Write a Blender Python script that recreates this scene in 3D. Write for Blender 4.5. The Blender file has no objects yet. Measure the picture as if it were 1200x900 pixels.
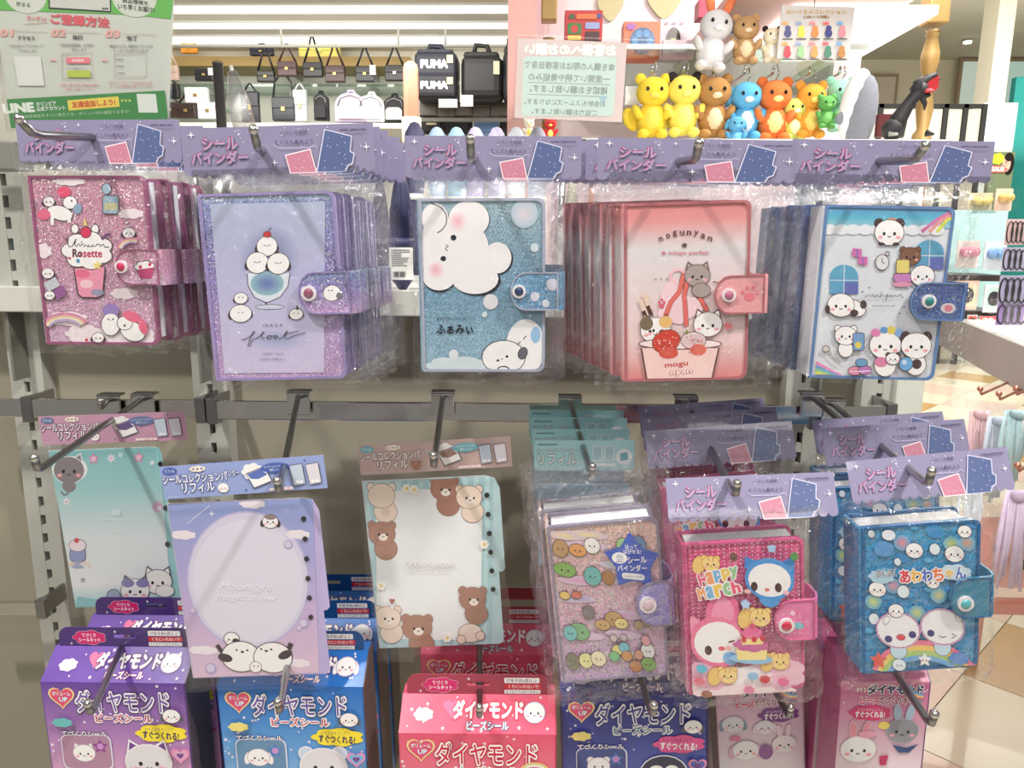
import bpy, bmesh, math, random
from mathutils import Vector, Matrix, Euler, noise
from mathutils.geometry import tessellate_polygon
rnd = random.Random(7)
sc = bpy.context.scene
C = sc.collection
# ------------------------------------------------------------------ camera
FPX = 880.0
CAM = Vector((0, 0, 1.35))
CROT = Euler((math.radians(90 - 11.0), 0, math.radians(1.7)), 'XYZ').to_matrix() @ Matrix.Rotation(math.radians(0.45), 3, 'Z')
cd = bpy.data.cameras.new('camera'); cam = bpy.data.objects.new('camera', cd); C.objects.link(cam)
cam.matrix_world = Matrix.Translation(CAM) @ CROT.to_4x4()
cd.sensor_width = 36; cd.lens = 36 * FPX / 1200; cd.clip_start = 0.02; cd.clip_end = 60
sc.camera = cam
# ------------------------------------------------------------------ world, lamps, exposure
wd = bpy.data.worlds.new('hall_light'); sc.world = wd; wd.use_nodes = True
wb = wd.node_tree.nodes['Background']; wb.inputs[0].default_value = (1.0, 0.97, 0.91, 1); wb.inputs[1].default_value = 0.2
def area(name, loc, size, power, target, col=(1, .965, .90), sy=None):
    l = bpy.data.lights.new(name, 'AREA'); l.energy = power; l.color = col; l.size = size
    if sy: l.shape = 'RECTANGLE'; l.size_y = sy
    o = bpy.data.objects.new(name, l); C.objects.link(o); o.location = loc
    o.rotation_euler = (Vector(target) - Vector(loc)).to_track_quat('-Z', 'Y').to_euler()
    return o
area('ceiling_downlight', (0.95, 0.05, 2.75), 0.09, 28, (0.1, .8, 1.1))
area('ceiling_downlight', (-0.85, -0.10, 2.75), 0.09, 23, (-.1, .8, 1.1))
for ly, pw in ((-2.6, 14), (-1.7, 11), (-.8, 6), (.15, 2.5)):
    area('aisle_tube_lamp', (0, ly, 2.78), 2.8, pw, (0, ly + .6, 0), sy=.07)
area('shop_ceiling_lamp', (-1.6, 5.2, 2.7), 2.6, 30, (-1.6, 6.4, 0.8), sy=.6)
area('corner_ceiling_lamp', (1.15, 2.1, 2.75), .8, 5.5, (1.0, 2.9, 1.3))
area('hall_ceiling_lamp', (4.0, 6.0, 3.6), 2.5, 150, (3.5, 7.0, 0), sy=2.5)
area('hall_fill_uplight', (4.8, 7.4, 2.5), 4.5, 120, (4.8, 7.6, 4.2), sy=3.5)  # added fill light, aimed up to brighten the hall ceiling; no fixture there
area('aisle_ceiling_lamp', (1.6, 1.9, 2.9), .5, 45, (1.4, 2.2, 0.4))
sc.view_settings.view_transform = 'Standard'; sc.view_settings.look = 'None'
sc.view_settings.gamma = 1.0; sc.view_settings.use_curve_mapping = False; sc.view_settings.exposure = 0.3
sc.cycles.transparent_max_bounces = 40
sc.cycles.max_bounces = 8
sc.cycles.sample_clamp_indirect = 6
# ------------------------------------------------------------------ projection helpers (pixel of the photograph + a chosen distance -> place)
def ray(px, py): return CROT @ Vector(((px - 600) / FPX, -(py - 450) / FPX, -1))
def P(px, py, Y):
    r = ray(px, py); return CAM + r * (Y / r.y)
def PZ(px, py, z):
    r = ray(px, py); return CAM + r * ((z - CAM.z) / r.z)
def proj(p):
    v = CROT.transposed() @ (Vector(p) - CAM); return (600 + FPX * v.x / -v.z, 450 - FPX * v.y / -v.z)
# ------------------------------------------------------------------ materials
def lin(c):
    return tuple((v / 255 / 12.92) if v / 255 <= .04045 else ((v / 255 + .055) / 1.055) ** 2.4 for v in c[:3])
MATS = {}
def mat(name, rgb, rough=.5, metal=0, coat=0, emit=0, noise_amt=.06, nscale=40, alpha=1, trans=0, bump=0):
    if name in MATS: return MATS[name]
    m = bpy.data.materials.new(name); m.use_nodes = True; nt = m.node_tree; b = nt.nodes['Principled BSDF']
    c = lin(rgb)
    tc = nt.nodes.new('ShaderNodeTexCoord'); nz = nt.nodes.new('ShaderNodeTexNoise'); nz.inputs['Scale'].default_value = nscale; nz.inputs['Detail'].default_value = 4
    nt.links.new(tc.outputs['Object'], nz.inputs['Vector'])
    rp = nt.nodes.new('ShaderNodeMix'); rp.data_type = 'RGBA'
    rp.inputs[6].default_value = (*[v * (1 - noise_amt) for v in c], 1); rp.inputs[7].default_value = (*[min(1, v * (1 + noise_amt)) for v in c], 1)
    nt.links.new(nz.outputs['Fac'], rp.inputs[0]); nt.links.new(rp.outputs[2], b.inputs['Base Color'])
    b.inputs['Roughness'].default_value = rough; b.inputs['Metallic'].default_value = metal
    b.inputs['Coat Weight'].default_value = coat; b.inputs['Alpha'].default_value = alpha; b.inputs['Transmission Weight'].default_value = trans
    if emit: b.inputs['Emission Color'].default_value = (*c, 1); b.inputs['Emission Strength'].default_value = emit
    if bump:
        bp = nt.nodes.new('ShaderNodeBump'); bp.inputs['Strength'].default_value = bump; bp.inputs['Distance'].default_value = .002
        nt.links.new(nz.outputs['Fac'], bp.inputs['Height']); nt.links.new(bp.outputs[0], b.inputs['Normal'])
    MATS[name] = m; return m
def print_mat(name, rough=.3, coat=.2):
    m = bpy.data.materials.new(name); m.use_nodes = True; nt = m.node_tree; b = nt.nodes['Principled BSDF']
    a = nt.nodes.new('ShaderNodeAttribute'); a.attribute_name = 'Col'
    nt.links.new(a.outputs['Color'], b.inputs['Base Color']); b.inputs['Roughness'].default_value = rough; b.inputs['Coat Weight'].default_value = coat
    return m
M_PRINT = print_mat('printed_ink'); M_PRINTG = print_mat('printed_gloss', .15, .6)
def glitter(name, stops, amt=.35, scale=900, rough=.35, density=.12, hue=0, axis='Z'):
    """vinyl with suspended flakes: a colour along the height plus tiny mirror cells"""
    if name in MATS: return MATS[name]
    m = bpy.data.materials.new(name); m.use_nodes = True; nt = m.node_tree; b = nt.nodes['Principled BSDF']
    tc = nt.nodes.new('ShaderNodeTexCoord'); sp = nt.nodes.new('ShaderNodeSeparateXYZ'); nt.links.new(tc.outputs['Generated'], sp.inputs[0])
    rp = nt.nodes.new('ShaderNodeValToRGB'); nt.links.new(sp.outputs[axis], rp.inputs[0])
    e = rp.color_ramp.elements
    while len(e) < len(stops): e.new(.5)
    for i, (p, c) in enumerate(stops): e[i].position = p; e[i].color = (*lin(c), 1)
    vo = nt.nodes.new('ShaderNodeTexVoronoi'); vo.inputs['Scale'].default_value = scale * 1.7; nt.links.new(tc.outputs['Object'], vo.inputs['Vector'])
    s2 = nt.nodes.new('ShaderNodeSeparateColor'); nt.links.new(vo.outputs['Color'], s2.inputs[0])
    gt = nt.nodes.new('ShaderNodeMath'); gt.operation = 'GREATER_THAN'; gt.inputs[1].default_value = 1 - density; nt.links.new(s2.outputs[0], gt.inputs[0])
    mu = nt.nodes.new('ShaderNodeMath'); mu.operation = 'MULTIPLY'; mu.inputs[1].default_value = amt; nt.links.new(gt.outputs[0], mu.inputs[0])
    mx = nt.nodes.new('ShaderNodeMix'); mx.data_type = 'RGBA'; nt.links.new(mu.outputs[0], mx.inputs[0]); nt.links.new(rp.outputs[0], mx.inputs[6])
    if hue:
        hs = nt.nodes.new('ShaderNodeCombineColor'); hs.mode = 'HSV'; nt.links.new(s2.outputs[1], hs.inputs[0]); hs.inputs[1].default_value = hue; hs.inputs[2].default_value = 1
        nt.links.new(hs.outputs[0], mx.inputs[7])
    else: mx.inputs[7].default_value = (1, 1, 1, 1)
    # per-flake darkening for depth
    dk = nt.nodes.new('ShaderNodeMix'); dk.data_type = 'RGBA'; dk.blend_type = 'MULTIPLY'; dk.inputs[0].default_value = .45 if amt else 0
    cr = nt.nodes.new('ShaderNodeMapRange'); cr.inputs[3].default_value = .78; cr.inputs[4].default_value = 1.0; nt.links.new(s2.outputs[2], cr.inputs[0])
    nt.links.new(mx.outputs[2], dk.inputs[6]); nt.links.new(cr.outputs[0], dk.inputs[7])
    nt.links.new(dk.outputs[2], b.inputs['Base Color'])
    # tilt of each flake
    geo = nt.nodes.new('ShaderNodeNewGeometry')
    vs = nt.nodes.new('ShaderNodeVectorMath'); vs.operation = 'SUBTRACT'; vs.inputs[1].default_value = (.5, .5, .5); nt.links.new(vo.outputs['Color'], vs.inputs[0])
    vm = nt.nodes.new('ShaderNodeVectorMath'); vm.operation = 'SCALE'; vm.inputs['Scale'].default_value = .65 if amt else 0; nt.links.new(vs.outputs[0], vm.inputs[0])
    va = nt.nodes.new('ShaderNodeVectorMath'); va.operation = 'ADD'; nt.links.new(vm.outputs[0], va.inputs[0]); nt.links.new(geo.outputs['Normal'], va.inputs[1])
    vn = nt.nodes.new('ShaderNodeVectorMath'); vn.operation = 'NORMALIZE'; nt.links.new(va.outputs[0], vn.inputs[0]); nt.links.new(vn.outputs[0], b.inputs['Normal'])
    me = nt.nodes.new('ShaderNodeMath'); me.operation = 'MULTIPLY'; me.inputs[1].default_value = .75 if amt else 0; nt.links.new(gt.outputs[0], me.inputs[0]); nt.links.new(me.outputs[0], b.inputs['Metallic'])
    b.inputs['Roughness'].default_value = rough; b.inputs['Coat Weight'].default_value = .55; b.inputs['Coat Roughness'].default_value = .12
    MATS[name] = m; return m
def clear_film(name, tint=(255, 255, 255), base=.06, rim=.55, rough=.12, bump=.25, bscale=55):
    """thin clear plastic: see-through, with a sheen that grows at grazing angles and crumples"""
    if name in MATS: return MATS[name]
    m = bpy.data.materials.new(name); m.use_nodes = True; nt = m.node_tree; nt.nodes.remove(nt.nodes['Principled BSDF']); out = nt.nodes['Material Output']
    tr = nt.nodes.new('ShaderNodeBsdfTransparent'); tr.inputs[0].default_value = (*lin(tint), 1)
    gl = nt.nodes.new('ShaderNodeBsdfGlossy'); gl.inputs['Roughness'].default_value = rough; gl.inputs[0].default_value = (.95, .97, 1, 1)
    lw = nt.nodes.new('ShaderNodeLayerWeight'); lw.inputs[0].default_value = .35
    mr = nt.nodes.new('ShaderNodeMapRange'); mr.inputs[3].default_value = base; mr.inputs[4].default_value = rim
    tc = nt.nodes.new('ShaderNodeTexCoord'); nz = nt.nodes.new('ShaderNodeTexNoise'); nz.inputs['Scale'].default_value = bscale; nz.inputs['Detail'].default_value = 5; nz.inputs['Distortion'].default_value = 1.2
    nt.links.new(tc.outputs['Object'], nz.inputs['Vector'])
    bp = nt.nodes.new('ShaderNodeBump'); bp.inputs['Strength'].default_value = bump; bp.inputs['Distance'].default_value = .01; nt.links.new(nz.outputs['Fac'], bp.inputs['Height'])
    nt.links.new(bp.outputs[0], gl.inputs['Normal']); nt.links.new(bp.outputs[0], lw.inputs['Normal'])
    nt.links.new(lw.outputs['Facing'], mr.inputs[0])
    mx = nt.nodes.new('ShaderNodeMixShader'); nt.links.new(mr.outputs[0], mx.inputs[0]); nt.links.new(tr.outputs[0], mx.inputs[1]); nt.links.new(gl.outputs[0], mx.inputs[2])
    nt.links.new(mx.outputs[0], out.inputs[0]); MATS[name] = m; return m
M_BAG = clear_film('crinkled_clear_bag', base=.03, rim=.42, rough=.06, bump=.5)
M_FLAT = clear_film('smooth_clear_sleeve', base=.02, rim=.3, rough=.08, bump=.05, bscale=20)
M_ACRYL = clear_film('clear_acrylic', base=.06, rim=.5, rough=.03, bump=0)
M_GLASS = clear_film('shelf_glass', tint=(225, 240, 232), base=.08, rim=.6, rough=.03, bump=0)
# ------------------------------------------------------------------ objects
def empty(name, M, label=None, cat=None, group=None):
    o = bpy.data.objects.new(name, None); o.empty_display_size = .02; C.objects.link(o); o.matrix_world = M; o['_m'] = 0
    del o['_m']; ROOTM[o.name] = M.copy()
    if label: tag(o, label, cat, group)
    return o
ROOTM = {}
def tag(o, label, cat, group=None, kind=None):
    o['label'] = label; o['category'] = cat
    if group: o['group'] = group
    if kind: o['kind'] = kind
    return o
def structure(o, label=None, cat=None):
    o['kind'] = 'structure'
    if label: o['label'] = label; o['category'] = cat
    return o
def link(name, me, m=None, parent=None, M=None):
    o = bpy.data.objects.new(name, me); C.objects.link(o)
    if m is not None and not me.materials: me.materials.append(m)
    M = M or Matrix.Identity(4)
    ROOTM[o.name] = M.copy()
    if parent is not None:
        o.parent = parent; o.matrix_local = ROOTM[parent.name].inverted() @ M
    else: o.matrix_world = M
    return o
def part(name, me, m, parent, L=None):
    """child mesh whose frame is its parent's frame times L"""
    return link(name, me, m, parent, ROOTM[parent.name] @ (L or Matrix.Identity(4)))
def copy_tree(o, parent=None, delta=None, label=None, rot=0):
    c = o.copy(); C.objects.link(c)
    if parent is not None: c.parent = parent
    else:
        M = ROOTM[o.name].copy()
        if rot: M = Matrix.Translation(M.translation) @ Matrix.Rotation(rot, 4, 'Y') @ Matrix.Translation(-M.translation) @ M
        M.translation = M.translation + Vector(delta); c.matrix_world = M; ROOTM[c.name] = M
        if label: c['label'] = label
    for ch in [k for k in o.children]: copy_tree(ch, c)
    return c
def me_from(bm, name='mesh', smooth=False):
    bmesh.ops.recalc_face_normals(bm, faces=bm.faces[:])
    me = bpy.data.meshes.new(name); bm.to_mesh(me); bm.free()
    if smooth:
        for p in me.polygons: p.use_smooth = True
    return me
def b_box(bm, x0, x1, y0, y1, z0, z1, M=None):
    vs = [bm.verts.new((M @ Vector(v)) if M else v) for v in ((x0, y0, z0), (x1, y0, z0), (x1, y1, z0), (x0, y1, z0), (x0, y0, z1), (x1, y0, z1), (x1, y1, z1), (x0, y1, z1))]
    for f in ((0, 3, 2, 1), (4, 5, 6, 7), (0, 1, 5, 4), (1, 2, 6, 5), (2, 3, 7, 6), (3, 0, 4, 7)): bm.faces.new([vs[i] for i in f])
def box(x0, x1, y0, y1, z0, z1, bev=0, seg=2):
    bm = bmesh.new(); b_box(bm, x0, x1, y0, y1, z0, z1)
    if bev: bmesh.ops.bevel(bm, geom=bm.edges[:], offset=bev, segments=seg, affect='EDGES', profile=.6)
    return me_from(bm, 'box')
def b_tube(bm, pts, r, n=8, cap=True):
    pts = [Vector(p) for p in pts]; rings = []
    rr = r if isinstance(r, (list, tuple)) else [r] * len(pts)
    t0 = (pts[1] - pts[0]).normalized(); u = t0.cross(Vector((0.13, .21, .97))).normalized()
    for i, p in enumerate(pts):
        t = (pts[min(i + 1, len(pts) - 1)] - pts[max(i - 1, 0)]).normalized()
        u = (u - t * u.dot(t)).normalized(); v = t.cross(u)
        rings.append([bm.verts.new(p + (u * math.cos(k * 2 * math.pi / n) + v * math.sin(k * 2 * math.pi / n)) * rr[i]) for k in range(n)])
    for a, b in zip(rings, rings[1:]):
        for k in range(n): bm.faces.new((a[k], a[(k + 1) % n], b[(k + 1) % n], b[k]))
    if cap: bm.faces.new(rings[0][::-1]); bm.faces.new(rings[-1])
def tube(pts, r, n=8):
    bm = bmesh.new(); b_tube(bm, pts, r, n); return me_from(bm, 'tube', True)
def b_ell(bm, c, r, seg=14, rings=9, M=None):
    T = Matrix.Translation(Vector(c)) @ (M.to_4x4() if M else Matrix.Identity(4)) @ Matrix.Diagonal((r[0], r[1], r[2], 1))
    bmesh.ops.create_uvsphere(bm, u_segments=seg, v_segments=rings, radius=1, matrix=T)
def ell(c, r, M=None, seg=14, rings=9):
    bm = bmesh.new(); b_ell(bm, c, r, seg, rings, M); return me_from(bm, 'ell', True)
def lathe(prof, n=20):
    bm = bmesh.new(); rings = []
    for (r, z) in prof: rings.append([bm.verts.new((r * math.cos(k * 2 * math.pi / n), r * math.sin(k * 2 * math.pi / n), z)) for k in range(n)])
    for a, b in zip(rings, rings[1:]):
        for k in range(n): bm.faces.new((a[k], a[(k + 1) % n], b[(k + 1) % n], b[k]))
    bm.faces.new(rings[0][::-1]); bm.faces.new(rings[-1])
    return me_from(bm, 'lathe', True)
def extr(pts, y0, y1, holes=None):
    """flat outline (x, z) given thickness along y"""
    bm = bmesh.new(); n = len(pts)
    tris = tessellate_polygon([[Vector((x, z, 0)) for x, z in pts]])
    a = [bm.verts.new((x, y0, z)) for x, z in pts]; b = [bm.verts.new((x, y1, z)) for x, z in pts]
    for t in tris:
        try: bm.faces.new([a[i] for i in t]); bm.faces.new([b[i] for i in t][::-1])
        except ValueError: pass
    for i in range(n): bm.faces.new((a[i], a[(i + 1) % n], b[(i + 1) % n], b[i]))
    return me_from(bm, 'extr')
def rr_pts(x0, z0, x1, z1, r, n=5, corners=(1, 1, 1, 1)):
    out = []
    for (cx, cz, a0), on in zip(((x1 - r, z1 - r, 0), (x0 + r, z1 - r, 90), (x0 + r, z0 + r, 180), (x1 - r, z0 + r, 270)), corners):
        if on:
            for k in range(n + 1):
                a = math.radians(a0 + 90 * k / n); out.append((cx + r * math.cos(a), cz + r * math.sin(a)))
        else:
            out.append({0: (x1, z1), 90: (x0, z1), 180: (x0, z0), 270: (x1, z0)}[a0])
    return out
# ------------------------------------------------------------------ a flat sheet standing at a distance, fixed by three corners
class Sheet:
    def __init__(s, TL, TR, BL, Y, square=.5):
        a, b, c = P(*TL, Y), P(*TR, Y), P(*BL, Y)
        ex, ez = b - a, a - c
        t1 = math.atan2(ex.z, ex.x); t2 = math.atan2(-ez.x, ez.z)
        th = t1 * square + t2 * (1 - square)
        s.w, s.h = ex.length, ez.length
        s.M = Matrix.Translation(a) @ Matrix.Rotation(-th, 4, 'Y')
        s.Y = Y; s.TL, s.TR, s.BL = TL, TR, BL
        det = (TR[0] - TL[0]) * (BL[1] - TL[1]) - (BL[0] - TL[0]) * (TR[1] - TL[1]); s.det = det
    def __call__(s, px, py):
        """photo pixel -> local (x, z) by the affine of the three corners"""
        dx, dy = px - s.TL[0], py - s.TL[1]
        u = (dx * (s.BL[1] - s.TL[1]) - (s.BL[0] - s.TL[0]) * dy) / s.det
        v = ((s.TR[0] - s.TL[0]) * dy - dx * (s.TR[1] - s.TL[1])) / s.det
        return (u * s.w, -v * s.h)
# ------------------------------------------------------------------ printed art: coloured flat shapes stacked by hairs
TXT = {}
_tc = bpy.data.curves.new('lettering', 'FONT'); _to = bpy.data.objects.new('lettering', _tc); C.objects.link(_to)
def text_mesh(s, off, shear=0):
    k = (s, off, shear)
    if k not in TXT:
        _tc.body = s; _tc.offset = off; _tc.resolution_u = 2; _tc.shear = shear
        bpy.context.view_layer.update()
        me = bpy.data.meshes.new_from_object(_to)
        TXT[k] = ([(v.co.x, v.co.y) for v in me.vertices], [tuple(p.vertices) for p in me.polygons]); bpy.data.meshes.remove(me)
    return TXT[k]
class Art:
    DZ = 1.3e-5
    def __init__(s, fmap, y=-.0004, clip=None):
        s.clip = clip; s.f = fmap; s.y = y; s.v = []; s.fa = []; s.col = []
    def _add(s, pts, faces, cols, dz=None):
        b = len(s.v); s.y -= s.DZ if dz is None else dz
        for p in pts:
            x, z = s.f(*p)
            if s.clip: x = min(max(x, s.clip[0]), s.clip[1]); z = min(max(z, s.clip[2]), s.clip[3])
            s.v.append((x, s.y, z))
        for f in faces: s.fa.append([b + i for i in f])
        if isinstance(cols, list): s.col += [lin(c) for c in cols]
        else: s.col += [lin(cols)] * len(pts)
    def poly(s, pts, c):
        t = tessellate_polygon([[Vector((x, y, 0)) for x, y in pts]]); s._add(pts, t, c)
    def ell(s, x, y, rx, ry, c, rot=0, n=18, out=None, ow=.8):
        if out: s.ell(x, y, rx + ow, ry + ow, out, rot, n)
        cr, sr = math.cos(math.radians(rot)), math.sin(math.radians(rot))
        pts = []
        for k in range(n):
            a = 2 * math.pi * k / n; u, v = rx * math.cos(a), ry * math.sin(a); pts.append((x + u * cr - v * sr, y + u * sr + v * cr))
        s._add(pts, [list(range(n))], c)
    def soft(s, x, y, rx, ry, c, edge, n=20, rings=3):
        """disc whose colour runs from c at its middle to edge at its rim"""
        pts = [(x, y)]; cols = [c]; fa = []
        for j in range(1, rings + 1):
            t = j / rings
            for k in range(n):
                a = 2 * math.pi * k / n; pts.append((x + rx * t * math.cos(a), y + ry * t * math.sin(a))); cols.append(tuple(p + (q - p) * t for p, q in zip(c, edge)))
        for k in range(n): fa.append((0, 1 + k, 1 + (k + 1) % n))
        for j in range(rings - 1):
            for k in range(n):
                a = 1 + j * n + k; b = 1 + j * n + (k + 1) % n; fa.append((a, b, b + n, a + n))
        s._add(pts, fa, cols)
    def rect(s, x0, y0, x1, y1, c): s._add([(x0, y0), (x1, y0), (x1, y1), (x0, y1)], [(0, 1, 2, 3)], c)
    def grad(s, pts4, stops):
        """quad TL TR BR BL with colours down its height"""
        TL, TR, BR, BL = pts4; pts = []; cols = []; fa = []
        for i, (t, c) in enumerate(stops):
            pts.append((TL[0] + (BL[0] - TL[0]) * t, TL[1] + (BL[1] - TL[1]) * t)); pts.append((TR[0] + (BR[0] - TR[0]) * t, TR[1] + (BR[1] - TR[1]) * t)); cols += [c, c]
            if i: fa.append((2 * i - 2, 2 * i - 1, 2 * i + 1, 2 * i))
        s._add(pts, fa, cols)
    def rrect(s, x0, y0, x1, y1, r, c, out=None, ow=.8):
        if out: s.rrect(x0 - ow, y0 - ow, x1 + ow, y1 + ow, r + ow, out)
        p = rr_pts(x0, y0, x1, y1, r, 4); s._add(p, [list(range(len(p)))], c)
    def line(s, pts, w, c, closed=False):
        pts = [Vector(p) for p in pts]
        if closed: pts.append(pts[0])
        vs = []; fa = []
        for i, p in enumerate(pts):
            t = (pts[min(i + 1, len(pts) - 1)] - pts[max(i - 1, 0)])
            t = t.normalized() if t.length else Vector((1, 0)); nrm = Vector((-t.y, t.x)) * w / 2
            vs += [tuple(p + nrm), tuple(p - nrm)]
            if i: fa.append((2 * i - 2, 2 * i - 1, 2 * i + 1, 2 * i))
        s._add(vs, fa, c)
    def arc(s, x, y, rx, ry, a0, a1, w, c, n=10):
        s.line([(x + rx * math.cos(math.radians(a0 + (a1 - a0) * k / n)), y + ry * math.sin(math.radians(a0 + (a1 - a0) * k / n))) for k in range(n + 1)], w, c)
    def star(s, x, y, r, c, n=5, inner=.5, rot=-90):
        pts = []
        for k in range(2 * n):
            a = math.radians(rot + 180 * k / n); q = r if k % 2 == 0 else r * inner; pts.append((x + q * math.cos(a), y + q * math.sin(a)))
        pts2 = [(x, y)] + pts; s._add(pts2, [(0, 1 + k, 1 + (k + 1) % (2 * n)) for k in range(2 * n)], c)
    def spark(s, x, y, r, c=(250, 248, 255)): s.star(x, y, r, c, 4, .22)
    def heart(s, x, y, r, c, rot=0):
        pts = []
        for k in range(20):
            t = 2 * math.pi * k / 20; u = .0625 * 16 * math.sin(t) ** 3; v = -.0625 * (13 * math.cos(t) - 5 * math.cos(2 * t) - 2 * math.cos(3 * t) - math.cos(4 * t))
            a = math.radians(rot); pts.append((x + r * (u * math.cos(a) - v * math.sin(a)), y + r * (u * math.sin(a) + v * math.cos(a))))
        s.poly(pts, c)
    def cloud(s, x, y, rx, ry, c, out=None):
        if out: s.cloud(x, y, rx + 1, ry + 1, out)
        n = 7; pts = []
        for k in range(n * 5):
            a = 2 * math.pi * k / (n * 5); q = .84 + .16 * abs(math.sin(a * n / 2)); pts.append((x + rx * q * math.cos(a), y + ry * q * math.sin(a)))
        s._add([(x, y)] + pts, [(0, 1 + k, 1 + (k + 1) % len(pts)) for k in range(len(pts))], c)
    def text(s, t, x, y, w, h, c, bold=.02, rot=0, out=None, ob=.07, shear=0, mirror=False):
        """lettering centred at x, y, fitted to w x h"""
        vs0 = text_mesh(t, 0, shear)[0]
        if not vs0: return
        xs = [v[0] for v in vs0]; ys = [v[1] for v in vs0]
        cx, cy = (min(xs) + max(xs)) / 2, (min(ys) + max(ys)) / 2; sx, sy = w / (max(xs) - min(xs)), h / max(1e-6, max(ys) - min(ys))
        cr, sr = math.cos(math.radians(rot)), math.sin(math.radians(rot))
        vs, fs = text_mesh(t, 0, shear); nv = len(vs)
        for off, col in (([(ob, out)] if out else []) + [(bold, c)]):
            # weight comes from the glyphs laid again around themselves
            sh = [(0, 0)] if off <= 0 else [(off * math.cos(k * math.pi / 4), off * math.sin(k * math.pi / 4)) for k in range(0, 8, 1 if off > .04 else 2)]
            for q, (ox, oy) in enumerate(sh):
                pts = []
                for vx, vy in vs:
                    u, v = (vx + ox - cx) * sx, -(vy + oy - cy) * sy
                    if mirror: u = -u
                    pts.append((x + u * cr - v * sr, y + u * sr + v * cr))
                s._add(pts, fs, col, s.DZ if q == 0 else s.DZ * .3)
    def build(s, name, parent, M, m=None):
        me = bpy.data.meshes.new(name); me.from_pydata(s.v, [], s.fa)
        ca = me.color_attributes.new('Col', 'FLOAT_COLOR', 'POINT')
        for i, c in enumerate(s.col): ca.data[i].color = (*c, 1)
        return link(name, me, m or M_PRINT, parent, M)
    # simple generic animals
    def face(s, x, y, r, eye=(40, 32, 40), blush=(245, 170, 180), mouth=True):
        s.ell(x - .36 * r, y + .08 * r, .09 * r + .25, .11 * r + .25, eye, n=8); s.ell(x + .36 * r, y + .08 * r, .09 * r + .25, .11 * r + .25, eye, n=8)
        if blush: s.ell(x - .62 * r, y + .32 * r, .17 * r, .11 * r, blush, n=8); s.ell(x + .62 * r, y + .32 * r, .17 * r, .11 * r, blush, n=8)
        if mouth: s.arc(x, y + .2 * r, .12 * r, .1 * r, 20, 160, max(.4, .06 * r), eye, 4)
    def critter(s, x, y, r, c, ears='bear', ec=None, out=(70, 55, 60), ow=.8, body=False, blush=(245, 170, 180), rot=0):
        ec = ec or c
        parts = []
        if ears == 'bear': parts = [(-.72, -.62, .3, .3, 0), (.72, -.62, .3, .3, 0)]
        elif ears == 'bunny': parts = [(-.38, -1.25, .22, .6, -8), (.38, -1.25, .22, .6, 8)]
        elif ears == 'drop': parts = [(-1.0, .1, .28, .6, 14), (1.0, .1, .28, .6, -14)]
        elif ears == 'wing': parts = [(-.98, .25, .26, .42, 15), (.98, .25, .26, .42, -15)]
        for dx, dy, rx, ry, ro in parts: s.ell(x + dx * r, y + dy * r, rx * r, ry * r, ec, ro, 12, out, ow)
        if ears == 'cat':
            for q in (-1, 1):
                s.poly([(x + q * .95 * r, y - .35 * r), (x + q * .78 * r, y - 1.12 * r), (x + q * .2 * r, y - .72 * r)], out)
                s.poly([(x + q * .86 * r, y - .35 * r), (x + q * .75 * r, y - .98 * r), (x + q * .28 * r, y - .68 * r)], ec)
        if body: s.ell(x, y + 1.25 * r, .68 * r, .72 * r, c, 0, 14, out, ow)
        s.ell(x, y, r, .84 * r, c, 0, 18, out, ow); s.face(x, y, r, blush=blush)
# ================================================================== THE SETTING
M_CHROME = mat('polished_chrome', (222, 220, 216), .13, 1, noise_amt=.02)
M_STEEL = mat('dull_steel', (158, 158, 160), .28, 1, noise_amt=.05)
M_PANEL = mat('taupe_panel_laminate', (152, 146, 130), .6, noise_amt=.05, nscale=300)
M_UPRIGHT = mat('grey_powder_coat', (176, 176, 168), .45, noise_amt=.03)
M_DARK = mat('slot_dark', (16, 16, 16), .8)
M_WHITE = mat('white_laminate', (226, 226, 220), .4, noise_amt=.02)
M_PLATE = mat('charcoal_bracket', (112, 112, 104), .45, noise_amt=.05)
# floor: cream, tan and blush tiles laid as diamonds
fl = link('floor', box(-9, 9, -3, 13, -.06, -.006), mat('floor_screed', (190, 182, 165), .6)); structure(fl)
tcream = mat('cream_floor_tile', (238, 230, 206), .25, coat=.2, noise_amt=.05, nscale=6)
ttan = mat('tan_floor_tile', (205, 163, 104), .25, coat=.2, noise_amt=.10, nscale=6)
tpink = mat('blush_floor_tile', (240, 210, 196), .25, coat=.2, noise_amt=.05, nscale=6)
V0 = PZ(1128, 790, 0); T = .48
A1 = Vector((1, 1, 0)).normalized(); B1 = Vector((1, -1, 0)).normalized()
tm = {}
for k, mm in (('c', tcream), ('t', ttan), ('p', tpink)):
    me = box(.002, T - .002, .002, T - .002, -.006, 0); me.materials.append(mm); tm[k] = me
RT = Matrix.Rotation(math.radians(-45), 4, 'Z')
for i in range(-4, 16):
    for j in range(-12, 10):
        p = V0 + A1 * (i * T) + B1 * (j * T); q = p + (A1 + B1) * T / 2
        if not (.15 < q.x < 5.6 and .9 < q.y < 8.3) or q.x / q.y < .28 or q.x / q.y > .95: continue
        k = 'c' if (i + j) % 2 else ('t' if (i % 2 == 0 and (i + j) % 4 == 0) else 'p')
        # local x runs along B1, local y along A1
        link('floor_tile', tm[k], None, fl, Matrix.Translation(p) @ RT)
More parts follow.
